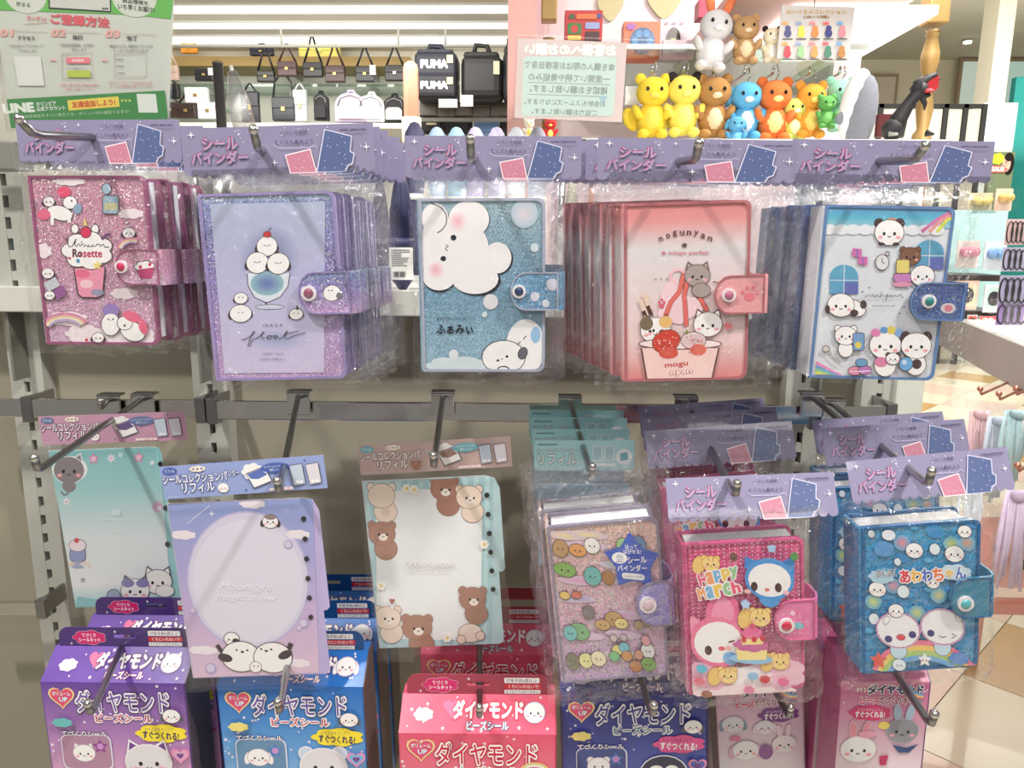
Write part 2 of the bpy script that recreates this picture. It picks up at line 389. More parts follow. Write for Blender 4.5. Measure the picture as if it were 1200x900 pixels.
# ------------------------------------------------ gondola
YP = .92
zs = P(600, 345, .87).z          # top of the shelf
gx0, gx1 = P(-60, 600, YP).x, P(1036, 500, YP).x
gon = empty('display_gondola', Matrix.Translation((0, YP, 0)), 'taupe back panel display gondola with slotted grey uprights carrying all hooks', 'display rack')
xs = [gx0, P(62, 600, YP).x, P(262, 500, YP).x, P(934, 500, YP).x, gx1]
for a, b in zip(xs, xs[1:]):
    part('back_panel', box(a + .004, b - .004, 0, .02, .12, zs - .03, .001), M_PANEL, gon)
part('kick_plate', box(gx0, gx1, -.02, .06, 0, .12), M_PLATE, gon)
def upright(x, w=.042):
    bm = bmesh.new(); z0, z1 = .02, P(600, 176, .9).z; pit = .025
    b_box(bm, x - w / 2, x - .0035, -.022, 0, z0, z1); b_box(bm, x + .0035, x + w / 2, -.022, 0, z0, z1)
    z = z0
    while z < z1 - pit: b_box(bm, x - .0036, x + .0036, -.0215, -.002, z, z + pit * .45); z += pit
    u = part('upright', me_from(bm), M_UPRIGHT, gon)
    part('slot_channel', box(x - .0034, x + .0034, -.008, -.003, z0, z1 - .03), M_DARK, u)
for px, py in ((63, 600), (258, 500), (933, 470), (1020, 470)): upright(P(px, py, YP).x)
part('end_post', box(P(1034, 480, YP).x, P(1066, 480, YP).x, -.03, .5, .0, zs - .02, .003), mat('pale_end_post', (206, 208, 198), .4), gon)
# shelf over the panel
sh = empty('display_shelf', Matrix.Translation((0, .87, zs)), 'white shelf with thick front lip behind the upper binders', 'shelf')
sx0, sx1 = P(-60, 345, .87).x, P(1062, 360, .87).x
part('shelf_board', box(sx0, sx1, 0, .62, -.018, 0, .002), M_WHITE, sh)
part('front_lip', box(sx0, sx1, -.006, 0, -.026, .004, .0015), mat('grey_white_lip', (196, 196, 188), .35), sh)
for px, py in ((18, 400), (238, 420), (957, 460)):
    x = P(px, py, .88).x
    bm = bmesh.new()
    for y0, y1, za, zb in ((0.0, .03, -.11, -.018),): b_box(bm, x - .0015, x + .0015, y0, y1, za, zb)
    part('bracket_plate', me_from(bm), M_PLATE, sh)
# rails
def rail(pa, pb, hpx, label, Y=.85, arms=()):
    a, b = P(*pa, Y), P(*pb, Y); d = (b - a); L = d.length; th = math.atan2(d.z, d.x); h = hpx * Y / FPX
    M = Matrix.Translation(a) @ Matrix.Rotation(-th, 4, 'Y')
    r = empty('display_rail', M, label, 'rail', 'chrome hook rails')
    part('bar', box(.001, L - .001, 0, .006, -h, 0, .0012), M_CHROME, r)
    for t in arms:
        x = L * t
        part('bracket_arm', box(x - .002, x + .002, .006, YP - Y - .02, -h * 1.1, .003), M_STEEL, r)
        part('end_clip', box(x - .006, x + .006, -.002, .009, -h * 1.25, .003, .001), M_STEEL, r)
    return r
rail((-50, 467), (32, 468), 23, 'short chrome rail at the picture edge above the taupe panel left of the uprights', arms=(.98,))
rail((34, 468), (240, 469), 23, 'chrome rail carrying the hook of the pale teal cat refill sheet', arms=(.97,))
rail((243, 470), (960, 476), 23, 'long chrome rail crossing the panel at mid height', arms=(.006, .995))
rail((963, 476), (1047, 476), 24, 'short chrome rail beside the pale end post', arms=(.03, .98))
rail((-50, 706), (52, 706), 18, 'low chrome rail at the picture edge beside the purple boxes', arms=(.95,))
rail((90, 684), (1010, 692), 17, 'long low chrome rail behind the bead sticker boxes', arms=(.02, .98))
rail((-40, 168), (1085, 186), 22, 'top chrome rail behind the lavender header cards', Y=.86, arms=(.09, .28, .9))
# ------------------------------------------------ hooks
def hook(base, tip, label, Y0, Ytip=None, kink=None, rise=0.0, plate=True):
    a = P(*base, Y0)
    if Ytip is None:
        t = PZ(*tip, a.z + rise)
    else: t = P(*tip, Ytip)
    if kink is None:                       # upturned end
        k = t - Vector((0, 0, .012)) + Vector((0, .006, 0))
    else: k = P(*kink, t.y + .012)
    r = empty('display_hook', Matrix.Translation(a), label, 'hook', 'steel display hooks')
    A = Vector((0, -.002, 0)); K = k - a; Tt = t - a
    seg = [A, A.lerp(K, .5), A.lerp(K, .97), K.lerp(Tt, .12), K.lerp(Tt, .96)]
    part('prong', tube(seg, .0031, 10), M_STEEL, r)
    part('tip_cap', ell(Tt, (.0036, .0036, .0036), seg=10, rings=6), M_CHROME, r)
    if plate:
        part('saddle_plate', box(-.0135, .0135, -.0035, 0, -.022, .004, .001), M_CHROME, r)
        part('saddle_top', box(-.0135, .0135, -.0035, .012, .004, .0065, .001), M_STEEL, r)
    return r, k
def hook_thru(base, slot, Ys, tip, label, Y0=.845):
    """a hook leaving the rail, passing the slot of its goods and ending where the photograph shows its tip"""
    a, s_ = P(*base, Y0), P(*slot, Ys); d = s_ - a; best = None
    for k in range(60):
        q = a + d * (1.03 + k * .03)
        if q.y < .40: break
        pr = proj(q); e = math.hypot(pr[0] - tip[0], pr[1] - tip[1])
        if best is None or e < best[0]: best = (e, q)
    k = best[1]; t = k + Vector((0, -.003, .011))
    r = empty('display_hook', Matrix.Translation(a), label, 'hook', 'steel display hooks'); K, Tt = k - a, t - a; A = Vector((0, -.002, 0))
    part('prong', tube([A, A.lerp(K, .5), A.lerp(K, .98), K.lerp(Tt, .2), K.lerp(Tt, .96)], .0031, 10), M_STEEL, r)
    part('tip_cap', ell(Tt, (.0036, .0036, .0036), seg=10, rings=6), M_CHROME, r)
    part('saddle_plate', box(-.0135, .0135, -.0035, 0, -.022, .004, .001), M_CHROME, r)
    part('saddle_top', box(-.0135, .0135, -.0035, .012, .004, .0065, .001), M_STEEL, r)
hook_thru((168, 467), (130, 493), .728, (44, 550), 'steel hook over the pink header of the teal cat refill')
hook_thru((350, 464), (333, 548), .615, (322, 578), 'steel hook through the blue header of the lavender bird refill')
hook_thru((519, 465), (512, 520), .665, (506, 548), 'steel hook through the beige header of the bear refill sheet')
hook_thru((668, 470), (684, 526), .685, (698, 560), 'steel hook through the teal header refill packs')
hook_thru((804, 470), (857, 572), .574, (864, 582), 'steel hook through the header above the pink happy binder')
hook((952, 466), (1000, 500), 'steel hook without goods beside the end of the long rail', .845, kink=(1000, 506), Ytip=.75)
hook_thru((976, 474), (1070, 553), .574, (1090, 566), 'steel hook carrying the bright blue drop face binders')
hook((128, 468), (118, 470), 'short steel hook behind the pink refill header', .845, kink=(119, 478), Ytip=.80)
hook_thru((175, 690), (143, 759), .658, (94, 832), 'long steel hook across the purple bead sticker box')
hook_thru((352, 690), (340, 762), .658, (320, 834), 'steel hook across the blue bead sticker box')
hook_thru((562, 690), (562, 810), .628, (562, 842), 'steel hook through the red tab of the pink bead box')
hook_thru((715, 690), (742, 770), .658, (764, 840), 'steel hook across the navy bead sticker box')
hook_thru((850, 692), (890, 772), .70, (924, 842), 'steel hook over the pink and white craft kit box')
hook_thru((985, 692), (1036, 768), .64, (1092, 846), 'steel hook over the rose craft kit with grey rabbit')
def hook_top(base, hole, kink, tip, label):
    """upper hooks: rail, hole of the header card, level end, upturned tip"""
    a, h_, k, t = P(*base, .86), P(*hole, .604), P(*kink, .548), P(*tip, .535)
    r = empty('display_hook', Matrix.Translation(a), label, 'hook', 'steel display hooks'); q = [v - a for v in (a, h_, k, t)]
    part('prong', tube([q[0], q[0].lerp(q[1], .9), q[1], q[1].lerp(q[2], .9), q[2].lerp(q[3], .15), q[2].lerp(q[3], .96)], .0031, 10), M_STEEL, r)
    part('tip_cap', ell(q[3], (.0036, .0036, .0036), seg=10, rings=6), M_CHROME, r)
    part('saddle_plate', box(-.0135, .0135, -.0035, 0, -.022, .004, .001), M_CHROME, r); part('saddle_top', box(-.0135, .0135, -.0035, .012, .004, .0065, .001), M_STEEL, r)
hook_top((170, 172), (108, 161), (40, 158), (22, 139), 'steel hook above the pink unicorn binder')
hook_top((360, 176), (307, 176), (302, 173), (297, 152), 'steel hook above the lavender float binder')
hook_top((565, 180), (555, 184), (552, 186), (551, 163), 'steel hook above the pale blue cloud binder')
hook_top((745, 184), (796, 189), (815, 187), (819, 168), 'steel hook above the pink parfait cat binder')
hook_top((930, 186), (1031, 189), (1072, 188), (1084, 171), 'steel hook above the panda binder')
# ================================================================== PRODUCTS
LAV = (138, 132, 164)
M_LAV = mat('lavender_card', LAV, .4, coat=.2, noise_amt=.05, nscale=60)
M_PAGE = mat('white_paper_pages', (232, 232, 236), .7, noise_amt=.03)
# ---- lavender header: 1080 x 255 drawing
def scallop(w, h, n=17):
    pts = [(0, 0), (w, 0), (w, -h * .82)]
    r = w / n / 2
    z = -h * .90
    for i in range(n - 1, -1, -1):
        cx = (i + .5) * w / n
        for k in range(5):
            a = math.radians(-180 * (k) / 4); x = cx + r * math.cos(a); pts.append((x, z + r * .75 * math.sin(a)))
    pts += [(0, -h * .82)]
    out = []
    for p in pts:
        if not out or (abs(out[-1][0] - p[0]) + abs(out[-1][1] - p[1])) > 1e-6: out.append(p)
    return out
def header_art(w, h):
    a = Art(lambda u, v: (u / 1080 * w, -v / 255 * h), y=-.0007)
    r = random.Random(3)
    for k in range(46): x, y = r.uniform(10, 1070), r.uniform(10, 225); a.ell(x, y, r.uniform(2, 4.5), r.uniform(2, 4.5), (224, 220, 240), n=6)
    for x, y, q in ((62, 35, 22), (1038, 125, 22), (518, 195, 20), (330, 40, 12), (420, 30, 14), (70, 140, 10)): a.spark(x, y, q, (240, 238, 250))
    a.text('シール', 220, 85, 195, 62, (222, 112, 142), .05, out=(86, 74, 116), ob=.08); a.text('シール', 222, 86.5, 195, 62, (166, 152, 188), .032)
    a.text('バインダー', 212, 160, 320, 66, (216, 118, 146), .05, out=(86, 74, 116), ob=.08); a.text('バインダー', 214, 161.5, 320, 66, (162, 148, 186), .032)
    a.text('いろいろ表紙', 640, 38, 150, 20, (70, 56, 100), .0); a.text('たくさん集めよう', 635, 88, 215, 24, (80, 62, 106), .0)
    a.line([(520, 100), (545, 118), (720, 120), (750, 108), (765, 122)], 3, (206, 200, 226))
    a.poly([(580, 155), (726, 126), (754, 255), (602, 255)], (246, 226, 232)); a.poly([(586, 160), (722, 133), (747, 250), (607, 250)], (196, 128, 150))
    B = [(810, 25), (962, 65), (950, 145), (972, 158), (958, 212), (934, 222), (916, 252), (748, 255)]
    a.poly(B, (214, 214, 236)); a.poly([(814, 31), (956, 69), (944, 148), (965, 161), (953, 207), (929, 217), (911, 250), (756, 250)], (88, 102, 146))
    a.ell(905, 170, 11, 11, (70, 84, 130), n=10); a.ell(905, 170, 6, 6, (110, 124, 176), n=8)
    for k in range(16): a.ell(r.uniform(800, 930), r.uniform(60, 240), 3.2, 3.2, (214, 216, 240), n=5)
    for k in range(10): a.ell(r.uniform(610, 735), r.uniform(165, 240), 2.8, 2.8, (250, 220, 230), n=5)
    a.text('KAMIO JAPAN INC.', 972, 36, 150, 15, (34, 28, 70), .02)
    return a
HDR = {}
def add_header(root, TL, TR, hpx, Y, M=None, tilt=0):
    """lavender card with its print, placed by its top corners"""
    S = Sheet(TL, TR, (TL[0] + (TR[1] - TL[1]) * 0, TL[1] + hpx), Y, 1.0)
    key = 'h'
    if key not in HDR:
        w, h = .16, .16 * 255 / 1080
        me = extr(scallop(w, h), -.0006, 0); me.materials.append(M_LAV); HDR[key] = (me, header_art(w, h))
    sc_ = S.w / .16; zz = S.h / (.16 * 255 / 1080)
    D = S.M @ Matrix.Translation((0, 0, -S.h)) @ Matrix.Rotation(-math.radians(tilt), 4, 'X') @ Matrix.Translation((0, 0, S.h)) @ Matrix.Diagonal((sc_, 1, zz * (1.06 if tilt else 1), 1))
    c = link('header_card', HDR[key][0], None, root, D)
    if 'p' not in HDR:
        o = HDR[key][1].build('header_print', c, D); HDR['p'] = o.data
    else: link('header_print', HDR['p'], None, c, D)
    return c
# ---- crinkled bag
def bag_mesh(x0, x1, z0, z1, cx0, cx1, cz0, cz1, yf, yb, seed, nx=44, nz=50, amp=.009):
    """front and back film of a bag; the content sits in cx0..cx1, cz0..cz1 between yf (front) and yb (back)"""
    bm = bmesh.new(); o3 = Vector((seed * 3.1, seed * 1.7, seed))
    ym = (yf + yb) / 2
    def surf(front):
        g = []
        for j in range(nz + 1):
            row = []
            for i in range(nx + 1):
                x = x0 + (x1 - x0) * i / nx; z = z0 + (z1 - z0) * j / nz
                dx = max(cx0 - x, x - cx1, 0); dz = max(cz0 - z, z - cz1, 0); d = math.hypot(dx, dz)
                t = min(1, d / .022); t = t * t * (3 - 2 * t)
                yy = (yf if front else yb) * (1 - t) + (ym + (-.0015 if front else .0015)) * t
                n = abs(noise.noise(Vector((x * 70, z * 46, 0)) + o3)) + .6 * abs(noise.noise(Vector((x * 190, z * 140, 4)) + o3))
                a = amp * (.10 + .9 * min(1, d / .010))
                if not front: a = min(a, .002)
                s_ = -1 if front else 1
                ex = 1 if 0 < i < nx else 0; 
                yy += s_ * a * n - (.0006 if front else -.0006)
                wob = .0030 * noise.noise(Vector((x * 40, z * 40, 9)) + o3)
                row.append(bm.verts.new((x + wob * (0 if ex else 1.6), yy, z + wob * (1.6 if j in (0, nz) else 0))))
            g.append(row)
        for j in range(nz):
            for i in range(nx):
                q = (g[j][i], g[j][i + 1], g[j + 1][i + 1], g[j + 1][i])
                bm.faces.new((q[0], q[1], q[2])); bm.faces.new((q[0], q[2], q[3]))
        return g
    surf(True); surf(False)
    me = bpy.data.meshes.new('bag'); bm.to_mesh(me); bm.free(); return me
# ---- ring binder
def make_binder(label, group, TL, TR, BL, Y, cover_mat, edge_rgb, art_fn, strap, strap_rgb, button, button_rgb, header, bag, thick=.026, strap_art=None, strap_mat=None, edge_alpha=None, seed=1, name='sticker_binder', square=.5, tilt=0):
    S = Sheet(TL, TR, BL, Y, square); w, h = S.w, S.h
    R = empty(name, S.M, label, 'binder', group)
    me_ = mat('edge_%d_%d_%d' % edge_rgb, edge_rgb, .25, coat=.5)
    r = .006
    f = part('front_cover', extr(rr_pts(0, -h, w, 0, r, 5, (1, 0, 0, 1)), -.0005, .0025), cover_mat, R)
    part('cover_rim', rim(rr_pts(-.0008, -h - .0008, w + .0008, .0008, r, 5, (1, 0, 0, 1)), .0022, -.0016, .0032), me_, f)
    if art_fn:
        A = Art(S, y=-.0009, clip=(.001, w - .001, -h + .001, -.001)); art_fn(A); A.build('cover_print', f, S.M, M_PRINTG)
    part('pages', box(.003, w - .005, .0032, thick - .003, -h + .004, -.003), M_PAGE, R)
    part('back_cover', extr(rr_pts(0, -h, w, 0, r, 5, (1, 0, 0, 1)), thick - .0025, thick), me_, R)
    part('spine', box(-.0025, .0002, -.0005, thick, -h, 0, .0009), cover_mat, R)
    # strap
    (x0, y0), (x1, y1) = S(strap[0], strap[1]), S(strap[2], strap[3])
    zc, hh = (y0 + y1) / 2, abs(y0 - y1) / 2
    smat = strap_mat or mat('strap_%d_%d_%d' % strap_rgb, strap_rgb, .22, coat=.6)
    pts = [(x1, zc + hh), ]
    for k in range(9):
        a = math.radians(90 + 180 * k / 8); pts.append((x0 + hh * .8 + hh * .8 * math.cos(a), zc + hh * math.sin(a)))
    pts.append((x1, zc - hh))
    st = part('strap', extr(pts, -.0062, -.0042), smat, R)
    part('strap_rim', rim(pts, .0012, -.0068, -.0040), me_, st)
    part('strap_loop', loop_mesh(x1, w, zc, hh, thick), smat, st)
    bx, bz = S(*button)
    br = hh * .36
    b = part('snap_button', extr([(bx + br * math.cos(k * math.pi / 8), bz + br * math.sin(k * math.pi / 8)) for k in range(16)], -.0085, -.0062), mat('snap_ring_white', (236, 228, 232), .25), st)
    part('gem', ell((bx, -.0085, bz), (br * .68, .0016, br * .68), seg=12, rings=6), mat('gem_%d_%d_%d' % button_rgb, button_rgb, .08, coat=1), b)
    if strap_art:
        A = Art(S, y=-.0064); strap_art(A); A.build('strap_print', st, S.M, M_PRINTG)
    if header: add_header(R, header[0], header[1], header[2], Y - .004, tilt=tilt)
    if bag:
        (a0, b0), (a1, b1) = S(bag[0], bag[1]), S(bag[2], bag[3])
        part('bag', bag_mesh(a0, a1, b1, b0, 0, w, -h, 0, -.010, thick + .002, seed), M_BAG, R)
        z = S(0, bag[1])[1]
        # pressed seam right below the card
        part('bag_seam', box(a0 + .004, a1 - .004, -.0052, -.0046, b0 - .006, b0 + .001), M_BAG, R)
    return R, S
def rim(pts, t, y0, y1):
    """raised border following an outline"""
    cx = sum(p[0] for p in pts) / len(pts); cz = sum(p[1] for p in pts) / len(pts); n = len(pts); bm = bmesh.new()
    xs = [p[0] for p in pts]; zs_ = [p[1] for p in pts]; W = max(xs) - min(xs); H = max(zs_) - min(zs_); mx = (max(xs) + min(xs)) / 2; mz = (max(zs_) + min(zs_)) / 2
    inn = [(mx + (x - mx) * (1 - 2 * t / W), mz + (z - mz) * (1 - 2 * t / H)) for x, z in pts]
    o0 = [bm.verts.new((x, y0, z)) for x, z in pts]; i0 = [bm.verts.new((x, y0, z)) for x, z in inn]
    o1 = [bm.verts.new((x, y1, z)) for x, z in pts]; i1 = [bm.verts.new((x, y1, z)) for x, z in inn]
    for k in range(n):
        q = (k + 1) % n
        bm.faces.new((o0[k], o0[q], i0[q], i0[k])); bm.faces.new((o0[k], o1[k], o1[q], o0[q])); bm.faces.new((i0[k], i0[q], i1[q], i1[k])); bm.faces.new((o1[k], i1[k], i1[q], o1[q]))
    return me_from(bm)
def loop_mesh(x1, w, zc, hh, thick):
    """the strap folding round the page edge to the back cover"""
    bm = bmesh.new(); prof = [(x1 - .0005, -.0052), (x1 + .003, -.004), (x1 + .0055, .004), (x1 + .0052, thick * .6), (x1 + .002, thick), (w - .012, thick + .001)]
    rows = []
    for (x, y) in prof: rows.append([bm.verts.new((x, y, zc + hh)), bm.verts.new((x, y, zc - hh))])
    rows2 = []
    for i, (x, y) in enumerate(prof):
        a = Vector(prof[max(i - 1, 0)]); b = Vector(prof[min(i + 1, len(prof) - 1)]); t = (b - a).normalized(); nx, ny = -t.y * .0016, t.x * .0016
        rows2.append([bm.verts.new((x + nx, y + ny, zc + hh)), bm.verts.new((x + nx, y + ny, zc - hh))])
    for g in (rows, rows2):
        for a, b in zip(g, g[1:]): bm.faces.new((a[0], b[0], b[1], a[1]))
    for i in range(len(prof) - 1):
        for s_ in (0, 1): bm.faces.new((rows[i][s_], rows[i + 1][s_], rows2[i + 1][s_], rows2[i][s_]))
    return me_from(bm)
ORD = ['', 'second', 'third', 'fourth', 'fifth', 'sixth', 'seventh', 'eighth']
def stack(R, n, step, what, where, jit=.0015, r0=0):
    for k in range(1, n):
        q = random.Random(k * 13 + int(ROOTM[R.name].translation.x * 1000))
        copy_tree(R, None, (step[0] * k + q.uniform(-jit, jit), step[1] * k, step[2] * k + q.uniform(-jit, jit) * .6), '%s, %s from the front on %s' % (what, ORD[k], where), rot=q.uniform(-.012, .012) + r0)
W_ = (246, 243, 244); INK = (66, 52, 62)
# ------------------------------------------------ 1 pink
def art1(a):
    for x, y, rx, ry in ((82, 212, 20, 5), (155, 248, 16, 6), (50, 292, 12, 9), (148, 341, 18, 7), (80, 372, 26, 9), (140, 396, 46, 13), (100, 390, 24, 12), (172, 392, 14, 12)): a.cloud(x, y, rx, ry, (240, 226, 234))
    # little white pony, bird rider
    a.ell(71, 248, 15, 8, W_, 15, out=INK); a.ell(83, 236, 8, 7, W_, out=INK); a.rect(60, 250, 64, 262, W_); a.rect(80, 250, 84, 259, W_); a.ell(76, 224, 8, 6, (226, 84, 120)); a.ell(52, 250, 8, 6, (228, 110, 140)); a.ell(85, 234, 1, 1.4, INK, n=6)
    a.critter(58, 235, 6.5, W_, 'wing', INK, INK, .6); a.ell(92, 243, 5, 6, (140, 170, 196), 20)
    a.rrect(122, 228, 140, 248, 3, (150, 176, 196), INK); a.ell(126, 220, 5, 6, (156, 180, 198), out=INK); a.rect(124, 236, 139, 244, (196, 190, 150))
    # sundae with lettering
    a.poly([(87, 312), (126, 310), (123, 344), (116, 347), (97, 347), (92, 343)], INK); a.poly([(88.5, 312), (124.5, 310), (121.5, 343), (115, 345.5), (98, 345.5), (93.5, 342)], (232, 150, 176))
    a.ell(103, 330, 8, 5, (244, 200, 212)); a.ell(116, 340, 8, 4, (150, 150, 180)); a.ell(98, 318, 9, 5, (226, 110, 140))
    for x in (89, 113): a.ell(x, 266, 4, 5, W_, out=INK)
    a.cloud(104, 291, 31, 22, W_, INK); a.ell(102, 270, 6, 6, (214, 60, 96), out=INK); a.poly([(99, 262), (101, 252), (104, 262)], (232, 206, 130))
    a.line([(x / 4, 200 + y / 4) for x, y in [(310,318),(318,308),(326,312),(322,332),(330,348),(345,344),(358,318),(362,310),(356,336),(362,348),(372,336),(378,332),(380,346),(390,334),(398,334),(400,346),(410,336),(414,345),(426,335),(418,346),(434,344),(446,335),(438,346),(456,342),(462,334),(474,334),(476,345),(488,335),(494,334),(496,345),(520,348)]], 1.1, INK); a.ell(97, 281, .8, .8, INK); a.text('Rosette', 104, 294, 35, 9, (196, 60, 100), .03); a.text('Ro', 92, 294, 10, 9, INK, .03)
    a.star(116, 308, 6, (236, 214, 130)); a.ell(93, 303, 2.4, 2.4, (70, 150, 200)); a.ell(83, 300, 1.6, 1.6, (200, 70, 110)); a.line([(121, 278), (127, 272), (132, 272)], 3, (110, 70, 120))
    for x, y, q in ((153, 270, 7), (57, 318, 7), (59, 344, 6)): a.critter(x, y, q, W_, 'wing', INK, INK, .6)
    a.poly([(52, 330), (66, 322), (72, 332), (58, 340)], (200, 204, 214)); a.poly([(64, 338), (76, 332), (80, 342), (68, 350)], (150, 90, 150))
    for i, c in enumerate(((210, 130, 170), (226, 180, 160), (236, 224, 190), (190, 170, 210))): a.arc(78, 386, 30 - i * 3, 20 - i * 2.4, 200, 330, 3, c, 12); a.arc(158, 288, 18 - i * 2, 12 - i * 1.6, 180, 290, 2, c, 8)
    a.ell(133, 378, 11, 13, W_, out=INK); a.ell(133, 361, 10, 8, (150, 130, 190)); a.ell(133, 372, 9, 7, W_); a.face(133, 371, 8, blush=None)
    a.ell(160, 386, 15, 11, W_, 20, out=INK); a.ell(150, 376, 9, 8, W_, out=INK); a.ell(158, 368, 11, 6, (232, 110, 140), 20); a.ell(172, 380, 5, 10, (232, 110, 140), -20); a.ell(150, 379, 1.2, 1.6, INK)
    a.critter(118, 394, 7, W_, 'wing', INK, INK, .6); a.ell(104, 397, 2, 2, (214, 60, 96)); a.heart(176, 405, 6, (220, 80, 120))
def sart1(a):
    a.cloud(176, 309, 12, 7, W_, INK); a.poly([(167, 312), (188, 309), (184, 322), (171, 323)], (190, 70, 120)); a.ell(171, 309, 2, 2, (210, 50, 90)); a.ell(182, 306, 2, 2, (210, 50, 90))
G1 = glitter('pink_glitter_vinyl', [(0, (208, 170, 200)), (.5, (202, 146, 174)), (1, (198, 142, 166))], .7, 760)
R1, S1 = make_binder('pink glitter binder with a sundae reading Unicorn Rosette, front one of its hook', 'binders on the upper hooks', (35, 207), (170, 206), (56, 402), .61, G1, (150, 84, 118), art1, (139, 289, 194, 330), (206, 120, 160), (149, 309), (206, 30, 90), ((18, 141), (210, 140), 51), (22, 192, 208, 412), strap_art=sart1, strap_mat=G1, seed=1)
stack(R1, 3, (.004, .032, 0), 'pink glitter unicorn binder', 'its hook')
# ------------------------------------------------ 2 lavender
def art2(a):
    a.grad([(247, 239), (382, 237), (388, 436), (266, 437)], [(0, (176, 184, 210)), (.4, (186, 186, 220)), (1, (206, 196, 226))])
    a.soft(318, 300, 38, 40, (112, 120, 160), (184, 186, 218)); a.soft(330, 396, 40, 14, (160, 168, 206), (197, 191, 222))
    # goblet
    G = [(292, 318), (293, 332), (301, 346), (314, 352), (318, 352), (332, 346), (341, 334), (343, 318)]
    a.poly(G, (222, 228, 240)); a.soft(316, 330, 20, 14, (104, 116, 180), (150, 190, 200)); a.line(G, 1, INK); a.line([(314, 352), (317, 355), (317, 357)], 1.2, INK); a.ell(320, 357.5, 17, 2.6, (206, 210, 230), out=INK, ow=.7)
    for x, y, q in ((315, 287, 12), (304, 306, 13), (329, 307, 13)):
        a.ell(x - q * .92, y + 3, 3.4, 5.4, INK, 10); a.ell(x + q * .9, y + 3, 3.4, 5.4, INK, -10); a.ell(x, y, q, q * .92, W_, out=INK, ow=.7); a.ell(x - 3, y - 1, .9, .9, INK, n=6); a.ell(x + 3, y - 1, .9, .9, INK, n=6); a.ell(x, y - .3, 1, .7, INK, n=6)
    a.ell(315, 273.5, 4.4, 3.2, (200, 56, 60), out=INK, ow=.5); a.line([(316, 271), (318, 267), (320, 266)], .8, INK)
    for x, y, q in ((285, 365, 13), (285, 347, 8), (352, 366, 8)):
        a.ell(x - q * .9, y + 2, q * .28, q * .4, INK); a.ell(x + q * .9, y + 1, q * .22, q * .36, INK); a.ell(x, y, q, q * .78, W_, out=INK, ow=.7); a.ell(x - 2.4, y - 1, .8, .8, INK, n=6); a.ell(x + 2.4, y - 1, .8, .8, INK, n=6)
    a.rect(352, 356, 354, 361, INK)
    a.text('I N A G A', 324, 379, 24, 3, INK, .0); a.line([(200 + x / 4, 200 + y / 4) for x, y in [(345,785),(370,780),(395,765),(412,745),(405,742),(395,760),(385,790),(378,815),(385,818),(392,800),(400,785),(425,775),(450,755),(455,745),(448,748),(442,770),(450,780),(470,775),(476,766),(486,766),(490,775),(482,783),(473,780),(472,770),(480,765),(497,768),(520,768),(510,764),(500,775),(510,782),(525,768),(528,780),(545,775),(560,752),(568,742),(556,775),(565,782),(590,770),(625,760),(655,752)]], .9, INK); a.line([(338, 389.5), (356, 386)], .8, INK)
    a.text('SWEET DAYS', 325, 413, 26, 2.2, (120, 110, 150), .0); a.text('CAFE MENU', 324, 419.5, 30, 2.2, (120, 110, 150), .0)
def sart2(a):
    a.ell(396, 341, 10, 9, W_, out=INK, ow=.6); a.ell(405, 344, 4, 4, (120, 120, 130)); a.ell(392, 338, .9, .9, INK, n=6); a.ell(396, 338, .9, .9, INK, n=6)
G2 = glitter('lavender_glitter_vinyl', [(0, (196, 160, 206)), (.6, (142, 130, 192)), (.95, (130, 140, 190)), (1, (170, 190, 206))], .7, 800)
R2, S2 = make_binder('lavender glitter binder with birds in a goblet reading float, front one of its hook', 'binders on the upper hooks', (234, 229), (391, 226), (258, 445), .61, G2, (150, 136, 186), art2, (353, 317, 420, 365), (146, 138, 200), (369, 341), (150, 80, 110), ((211, 151), (437, 144), 56), (222, 203, 455, 452), strap_art=sart2, strap_mat=G2, seed=2, thick=.018)
stack(R2, 6, (.001, .022, 0), 'lavender glitter float binder', 'its hook')
